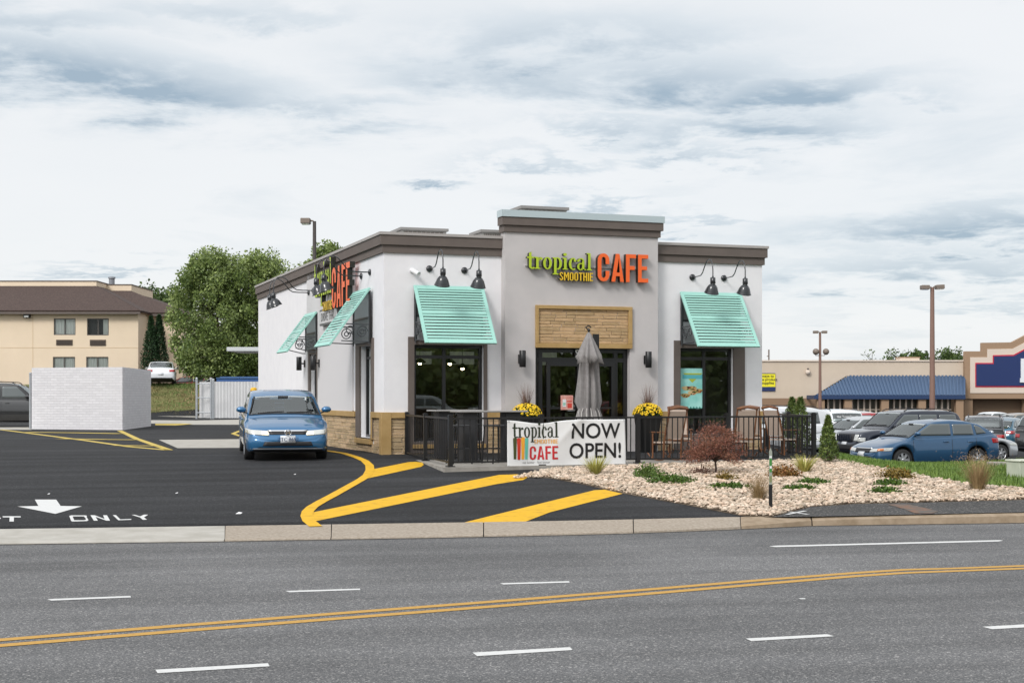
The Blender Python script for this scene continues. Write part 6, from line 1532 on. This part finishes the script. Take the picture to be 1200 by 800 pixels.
# ------------------------------------------------------------ trees
def tree(name, label, loc, h, w, base, nclump, per, leaf, mat, group=None, shape=1.0, trunk=.22, clump=.09, seed=0):
    r = thing(name, label, 'tree', loc, 0, group); rs = np.random.default_rng(seed+11)
    b = MB(); b.tube([(0,0,-.1),(0,0,base),(w*.02,0,h*.45),(0,0,h*.8)], [trunk,trunk*.8,trunk*.5,.03], 8)
    cl = []
    for i in range(nclump):
        f = rs.random(); z = base*.7+(h-base*.7)*f; prof_ = math.sin(PI*min(1,(f*.82+.13)))**.6*shape; a = rs.uniform(0,2*PI)
        q = (rs.random()**.45)*prof_*w/2*(1+.16*math.sin(3*a+seed)+.10*math.sin(7*a+f*6)); cl.append((q*math.cos(a), q*math.sin(a), z))
    for c in cl[:int(min(26,nclump))]:
        z = max(base*.8, c[2]-w*.22); b.tube([(0,0,z),(c[0]*.5,c[1]*.5,(z+c[2])/2+.1),c], [trunk*.3,trunk*.18,.02], 5)
    b.build('trunk', pm('bark', (.07,.05,.035), .9, bump=.5, bscale=12), r)
    P = []
    for c in cl:
        s = w*clump*rs.uniform(.45,1.35); k = int(per*rs.uniform(.6,1.3)); d = rs.normal(size=(k,3)); d /= np.linalg.norm(d,axis=1)[:,None]; P.append(d*(rs.random((k,1))**.4)*s*np.array([.85,.85,1.15])+np.array(c))
    leafmesh('crown', np.concatenate(P), leaf, mat, r, aspect=.75, up=-.1); return r
M_maple = pm('maple_leaf', (.15,.22,.055), .5, col2=(.30,.37,.13), nscale=.6, island=.55, spec=.6, leafy=.35)
M_maple2 = pm('maple_leaf_deep', (.06,.11,.025), .55, col2=(.11,.16,.045), nscale=.6, island=.5, leafy=.3)
YT = 93.0; zt0 = float(T(gx(262,YT),YT)); 
tree('maple_tree', 'big leafy green maple left of the café, behind the metal screen', (gx(253,YT), YT, 0.9), gz(301,YT)-.9, 6.8, 2.5, 330, 160, .17, M_maple, 'maples behind the café', .95, clump=.085, seed=1)
tree('maple_tree', 'leafy green maple just behind the rear corner of the café', (gx(307,95), 95, 0.9), gz(301,95)-.9, 6.6, 2.5, 260, 150, .17, M_maple, 'maples behind the café', .95, clump=.09, seed=2)
tree('maple_tree', 'leafy green tree top rising behind the café roof beside the light pole', (gx(386,100), 100, 0.9), gz(291,100)-.9, 5.0, 3.0, 170, 150, .20, M_maple, 'maples behind the café', .9, clump=.11, seed=5)
for i, (px, top, w, Y, lab) in enumerate(((168,345,8,150,'distant green tree over the hotel roof end'),(190,349,9,145,'distant green tree right behind the hotel corner, next to the maple'),(212,352,8,135,'distant green tree behind the blue oval sign'),
        (226,415,7,118,'dark bushy tree low behind the red car'),(206,432,4,112,'low dark bush beside the white sedan on the bank'),(252,404,9,122,'dark tree mass low behind the trunk of the big maple'),(292,400,9,124,'dark tree low behind the flat canopy'),(322,398,9,126,'dark tree low behind the canopy post, almost hidden by the café'),(150,347,7,160,'distant tree peeking over the hotel parapet'))):
    zg = 1.2; tree('broadleaf_tree', lab, (gx(px,Y), Y, zg), gz(top,Y)-zg, w, 1.0, 90, 110, .34, M_maple2, 'trees behind the hotel', 1.0, clump=.13, seed=20+i)
for i, (px, top, w, Y, zg, lab) in enumerate(((1022,411.5,7,235,-1,'sparse treetop over the store roof'),(1052,416,8,240,-1,'low treetop just above the store roof, middle one'),(1072,414.5,6,240,-1,'small dark treetop left of the tall lamp post'),(1103,413,9,238,-1,'dark treetop over the store roof beside the gable'),(1116,417,8,240,-1,'low dark treetop touching the store gable'))):
    tree('broadleaf_tree', lab, (gx(px,Y), Y, zg), gz(top,Y)-zg, w, 3.0, 50 if i else 14, 70 if i else 12, .45 if i else .3, M_maple2, 'trees behind the store', 1.0, clump=.14 if i else .10, seed=40+i)

# ------------------------------------------------------------ store
YS = 180.0; SG = -1.9
M_sw = pm('store_block', (.60,.50,.395), .9, col2=(.56,.465,.365), nscale=.35, ndetail=5, bump=.3, bscale=3); M_swb = pm('store_base', (.27,.175,.11), .9); M_stan = pm('store_tan', (.33,.22,.14), .85); M_cream = pm('store_cream', (.66,.56,.47), .85)
sx_ = lambda px: gx(px, YS)-gx(893, YS); szz = lambda py, Y=YS: gz(py, Y)-SG
st = thing('store_building', 'long tan block retail store with blue metal awning and stepped gable', 'building', (gx(893,YS), YS, SG))
b = MB(); b.box(sx_(500), sx_(1131.5), 0, 40, szz(466.5), szz(423.5)); b.build('main_wall', M_sw, st)
b = MB(); b.box(sx_(500), sx_(961), -.06, 40, -.5, szz(466.5)-.002); b.build('base_wall', M_swb, st)
b = MB(); b.box(sx_(499), sx_(1131), -.15, .3, szz(423.5)+.001, szz(421.8)); b.build('coping', M_cream, st)
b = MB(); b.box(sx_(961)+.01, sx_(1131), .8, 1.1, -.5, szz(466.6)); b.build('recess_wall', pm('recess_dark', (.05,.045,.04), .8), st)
# glazing with white mullions under the awning
b = MB(); b.quad((sx_(963),-3,-.4),(sx_(1106),-3,-.4),(sx_(1106),-3,szz(467)),(sx_(963),-3,szz(467))); gl_ = b.build('storefront_glass', pm('store_glass', (.045,.05,.045), .06, spec=.7, col2=(.09,.08,.06), nscale=.5), st)
b = MB()
for px in list(np.arange(964, 1104, 6.9)): b.box(sx_(px)-.10, sx_(px)+.10, -3.2, -3.02, -.4, szz(467))
b.box(sx_(963), sx_(1106), -3.1, -3.03, szz(480), szz(479)); b.build('mullion', M_cream, gl_)
b = MB(); b.box(sx_(1106), sx_(1131), .3, .6, -.5, szz(467)); b.build('side_wall', M_stan, st)
# awning
za, zb_, ya = szz(440), szz(463.5), -4.5
fA_ = (YS-4.5)/YS
def px_at(px, dy): return gx(px, YS+dy)-gx(893, YS)
zb_ = gz(463.0, YS+ya)-SG; zf = gz(467.5, YS+ya)-SG
b = MB(); x0, x1 = px_at(955, ya), px_at(1131.3, ya); n = 90; rk = lambda X: X*(1+max(0,(X-x0)/(x1-x0))*(sx_(1131.3)/x1-1))
# standing-seam roof as ribs with depth
for i in range(n):
    X0 = x0+(x1-x0)*i/n; X1 = x0+(x1-x0)*(i+1)/n; rb = .06 if i % 2 else -.06
    t0 = max(0.0, min(1.0, (sx_(992)-X0)/(sx_(992)-x0))) if X0 < sx_(992) else 0.0
    # top edge depth along the hip
    yt = 0-0.02+(ya)*t0; ztp = za+(zb_-za)*t0
    b.quad((X0,ya,zb_+rb),(X1,ya,zb_+rb),(rk(X1),yt,ztp+rb),(rk(X0),yt,ztp+rb)); b.quad((X1,ya,zb_+rb),(X1,ya,zb_-rb),(rk(X1),yt,ztp-rb),(rk(X1),yt,ztp+rb))
b.add([(x0,ya,zb_),(sx_(992),-.02,za),(sx_(958),-.02,zb_)], [(0,1,2)])
b.build('awning_roof', pm('awning_blue', (.06,.11,.20), .45, metal=.2), st)
b = MB(); b.box(x0-.1, x1, ya-.08, ya, zf, zb_+.02); b.box(x0-.1, x0, ya+.001, 0, zf, zb_); 
b.build('awning_fascia', pm('awning_navy', (.015,.04,.11), .5), st)
for px in (961.5, 993.5, 1036.5, 1080, 1124):
    b = MB(); X = px_at(px, ya+.5); b.box(X-.45, X+.45, ya+.2, ya+1.0, -.5, zf+.05); b.build('column', M_stan, st)
# gable front
yg = -.8; gp = lambda px, py, dy=yg: (px_at(px, dy), dy, gz(py, YS+dy)-SG)
out_ = [(1131,467),(1131,411.5),(1151,411.5),(1151,401.5),(1186,401),(1232,377),(1300,377),(1346,401),(1381,401.5),(1381,411.5),(1401,411.5),(1401,467)]
b = MB(); b.prism([gp(*p) for p in out_], (0, .79, 0)); b.build('gable_wall', M_stan, st)
def inset(pts, k):
    cx, cy = 1266, 440; return [(cx+(x-cx)*k[0], cy+(y-cy)*k[1]) for x, y in pts]
cr_ = [(1137,460.5),(1137,418.5),(1157,418.5),(1157,409),(1187,408.5),(1233,384),(1299,384),(1345,408.5),(1375,409),(1375,418.5),(1395,418.5),(1395,460.5)]
b = MB(); b.prism([gp(*p, yg-.08) for p in cr_], (0, .078, 0)); b.build('cream_panel', M_cream, st)
rd_ = [(1143,453.5),(1143,425),(1163.5,425),(1163.5,416),(1188,415.5),(1234,391),(1298,391),(1344,415.5),(1368.5,416),(1368.5,425),(1389,425),(1389,453.5)]
b = MB(); b.prism([gp(*p, yg-.14) for p in rd_], (0, .058, 0)); b.build('red_border', pm('store_red', (.50,.02,.05), .5), st)
nv = [(1144.2,452),(1144.2,426.4),(1164.8,426.4),(1164.8,417.4),(1188.5,417),(1234.4,392.6),(1297.6,392.6),(1343.5,417),(1367.2,417.4),(1367.2,426.4),(1387.8,426.4),(1387.8,452)]
b = MB(); b.prism([gp(*p, yg-.20) for p in nv], (0, .058, 0)); b.build('navy_panel', pm('store_navy', (.012,.03,.12), .45), st)
b = MB()
for q4 in ([(1196.5,420),(1207,420),(1207,448),(1196.5,448)], [(1207.05,440),(1218,440),(1218,448),(1207.05,448)], [(1195.5,443),(1196.45,443),(1196.45,448),(1195.5,448)]): b.prism([gp(*p, yg-.35) for p in q4], (0, .14, 0))
b.build('sign_letter', pm('letter_white', (.75,.77,.80), .4), st)
for X in (px_at(1136, yg), px_at(1207, yg)): b = MB(); b.box(X-.55, X+.5, yg+.3, yg+1.4, -.5, gz(467,YS+yg)-SG-.001); b.build('gable_column', M_stan, st)
b = MB(); b.box(sx_(1131.6), sx_(1420), 1.0, 40, -.5, szz(430)); b.build('gable_block', M_stan, st)
b = MB(); b.box(sx_(1140), sx_(1398), .90, .995, -.5, szz(468)); b.build('entrance_recess', pm('recess_tan', (.18,.12,.075), .8), st)
ys = thing('wall_banner', 'yellow and blue lettered banner on the tan store wall, cut off by the café', 'banner', (gx(880,YS-.1), YS-.1, gz(458,YS)))
wB = gx(908.5,YS)-gx(880,YS); hB = gz(438,YS)-gz(458,YS)
b = MB(); b.box(0, wB, -.05, 0, hB*.24, hB); b.build('yellow_panel', pm('banner_yel', (.80,.72,.02), .5), ys); b = MB(); b.box(0, wB, -.05, 0, 0, hB*.238); b.box(0, wB, -.06, 0, hB+.001, hB+.09); b.build('blue_panel', pm('store_navy', (.012,.03,.12)), ys)
for i, tx in enumerate(('ways to', 'use product', 'supplies')): text_obj(tx, hB*.22, M_black, ys, 'lettering', (wB*.70, -.055, hB*(.80-.2*i)), bold=.01)
r = thing('wall_light', 'small pale round wall light high on the tan store wall', 'wall lamp', (gx(946.5,YS-.1), YS-.1, gz(436,YS))); b = MB(); b.lathe([(0,0),(.28,0),(.32,-.2),(.2,-.35),(0,-.38)], n=14, axis='y'); b.build('housing', M_cream, r)
b = MB(); b.box(-.1,.1,-.28,-.05,.3,.5); b.build('bracket', M_trim, r)
r = thing('roof_mast', 'thin mast standing on the store roof next to the café edge', 'mast', (gx(901,YS+6), YS+6, gz(422,YS)-.3)); b = MB(); h_ = gz(409.5,YS+6)-gz(422,YS)+.3; b.tube([(0,0,0),(0,0,h_)], .09, 8); b.box(-.25,.0,-.03,.03,h_*.5,h_*.56); b.build('pole', M_trim, r)
b = MB(); b.box(-.6,3.2,0,1,0,.42); b.build('base', M_trim, r)
r = thing('rooftop_unit', 'low pale unit on the store roof beside the gable', 'hvac unit', (gx(1066,YS+12), YS+12, gz(423,YS))); b = MB(); b.box(-1.3,1.3,0,2,-.3,.75); b.build('housing', M_cream, r); b = MB(); b.box(-1.4,1.4,-.1,2.1,.751,.83); b.build('lid', M_stan, r)

# ------------------------------------------------------------ lamp posts
def lot_lamp(label, px, top, Y, heads, rad=.10, extra=False, base=None, col=None):
    X = gx(px, Y); z0 = float(T(X, Y)) if base is None else base; h = gz(top, Y)-z0
    r = thing('lamp_post', label, 'street lamp', (X, Y, z0), 0, 'tall lamp posts'); m_ = col or pm('post_brown', (.22,.13,.10), .6)
    b = MB(); b.tube([(0,0,0),(0,0,h-.1)], [rad*1.3, rad*.85], 12); b.build('pole', m_, r)
    b = MB(); b.lathe([(.30,0),(.30,.7),(.26,.75),(0,.75)], n=16); b.build('footing', M_conc_slab, r)
    for hx_, tilt in heads:
        b = MB(); s = 1 if hx_ > 0 else -1; w = abs(hx_); Mh = Matrix.Translation((0,0,h-.2)) @ Matrix.Rotation(tilt,4,'Y')
        b.box(*sorted((s*.04, s*(w*.30))), -.04, .04, .08, .16, M=Mh); b.box(*sorted((s*w*.30, s*w)), -.28, .28, -.02, .24, M=Mh); b.build('lamp_head', pm('head_brown', (.20,.16,.13), .5), r, bevel=.03)
        b = MB(); b.box(*sorted((s*w*.36, s*w*.94)), -.22, .22, -.05, -.021, M=Mh); b.build('lens', M_lens, r)
    if extra:
        for s in (-1, 1):
            b = MB(); z = gz(412.5,Y)-z0; b.tube([(0,0,z-.35),(s*.45,0,z-.35),(s*.5,0,z-.1)], .04, 6); b.lathe([(0,-.35),(.25,-.33),(.34,.05),(.22,.3),(0,.32)], (s*.52+.1,0,z+.05), 12, axis='y'); b.build('floodlight', pm('head_brown', (.20,.16,.13)), r)
lot_lamp('tall brown lamp post with two box heads in front of the blue store awning', 1092.5, 335, 92, [(-.72,.0),(.72,-.05)], .15)
lot_lamp('slender lamp post with two heads and two round floodlights, before the tan store wall', 961, 388, 150, [(-.70,0),(.70,0)], .14, True)
lot_lamp('dark light pole with a single arm rising behind the café roof', 368.5, 257, 72, [(-.66,0)], .10, col=pm('post_dark', (.07,.06,.055), .6))

# a wood across the road behind the viewpoint, as the shop windows show it
P = []
for i in range(380):
    x = rng.uniform(-90, 190); s = rng.uniform(1.2,2.6); z = rng.uniform(.5, 7)*(.75+.25*math.sin(x*.21+1)); P.append(rng.normal(size=(260,3))*np.array([s,s*.7,s*.7])+np.array([x, -34+rng.uniform(-3,3)+max(0,x-60)*.35, z]))
P = np.concatenate(P); P[:,2] = np.maximum(P[:,2], -.3)
o = leafmesh('tree_belt', P, .8, M_maple, aspect=.8); tag(o, kind='stuff')

for px_, py_, k_, m_, lb, a_ in ((33, -17, 'van', 'paint_white', 'white minivan waiting across the road, seen only in the café windows', .3), (41, -19, 'sedan', 'paint_silver', 'silver sedan across the road, mirrored in the café windows', .3), (51, -18, 'hatch', 'paint_red', 'red hatchback across the road, mirrored in the café entrance', .3)):
    make_car(k_, MATS[m_], lb, 'car', (px_, py_, RZ-.04), PI/2+a_, plate='')
# small litter on the lot
for px, py, lab in ((345.5,556,'tiny white scrap on the asphalt in front of the blue sedan'),(280,602,'white scrap of paper on the asphalt near the kerb'),(207,578,'tiny white scrap halfway between the arrow and the blue sedan'),(57,579,'tiny pale scrap behind the painted arrow')):
    p = G(px, py); b = MB(); s = .022 if px != 280 else .045; b.add([(-s,-s*.6,.004),(s*.8,-s,.006),(s,s*.7,.02),(-s*.6,s,.012),(0,0,s*.7)], [(0,1,4),(1,2,4),(2,3,4),(3,0,4),(3,2,1,0)]); o = b.build('paper_scrap', M_white_p, loc=p); tag(o, lab, 'litter')
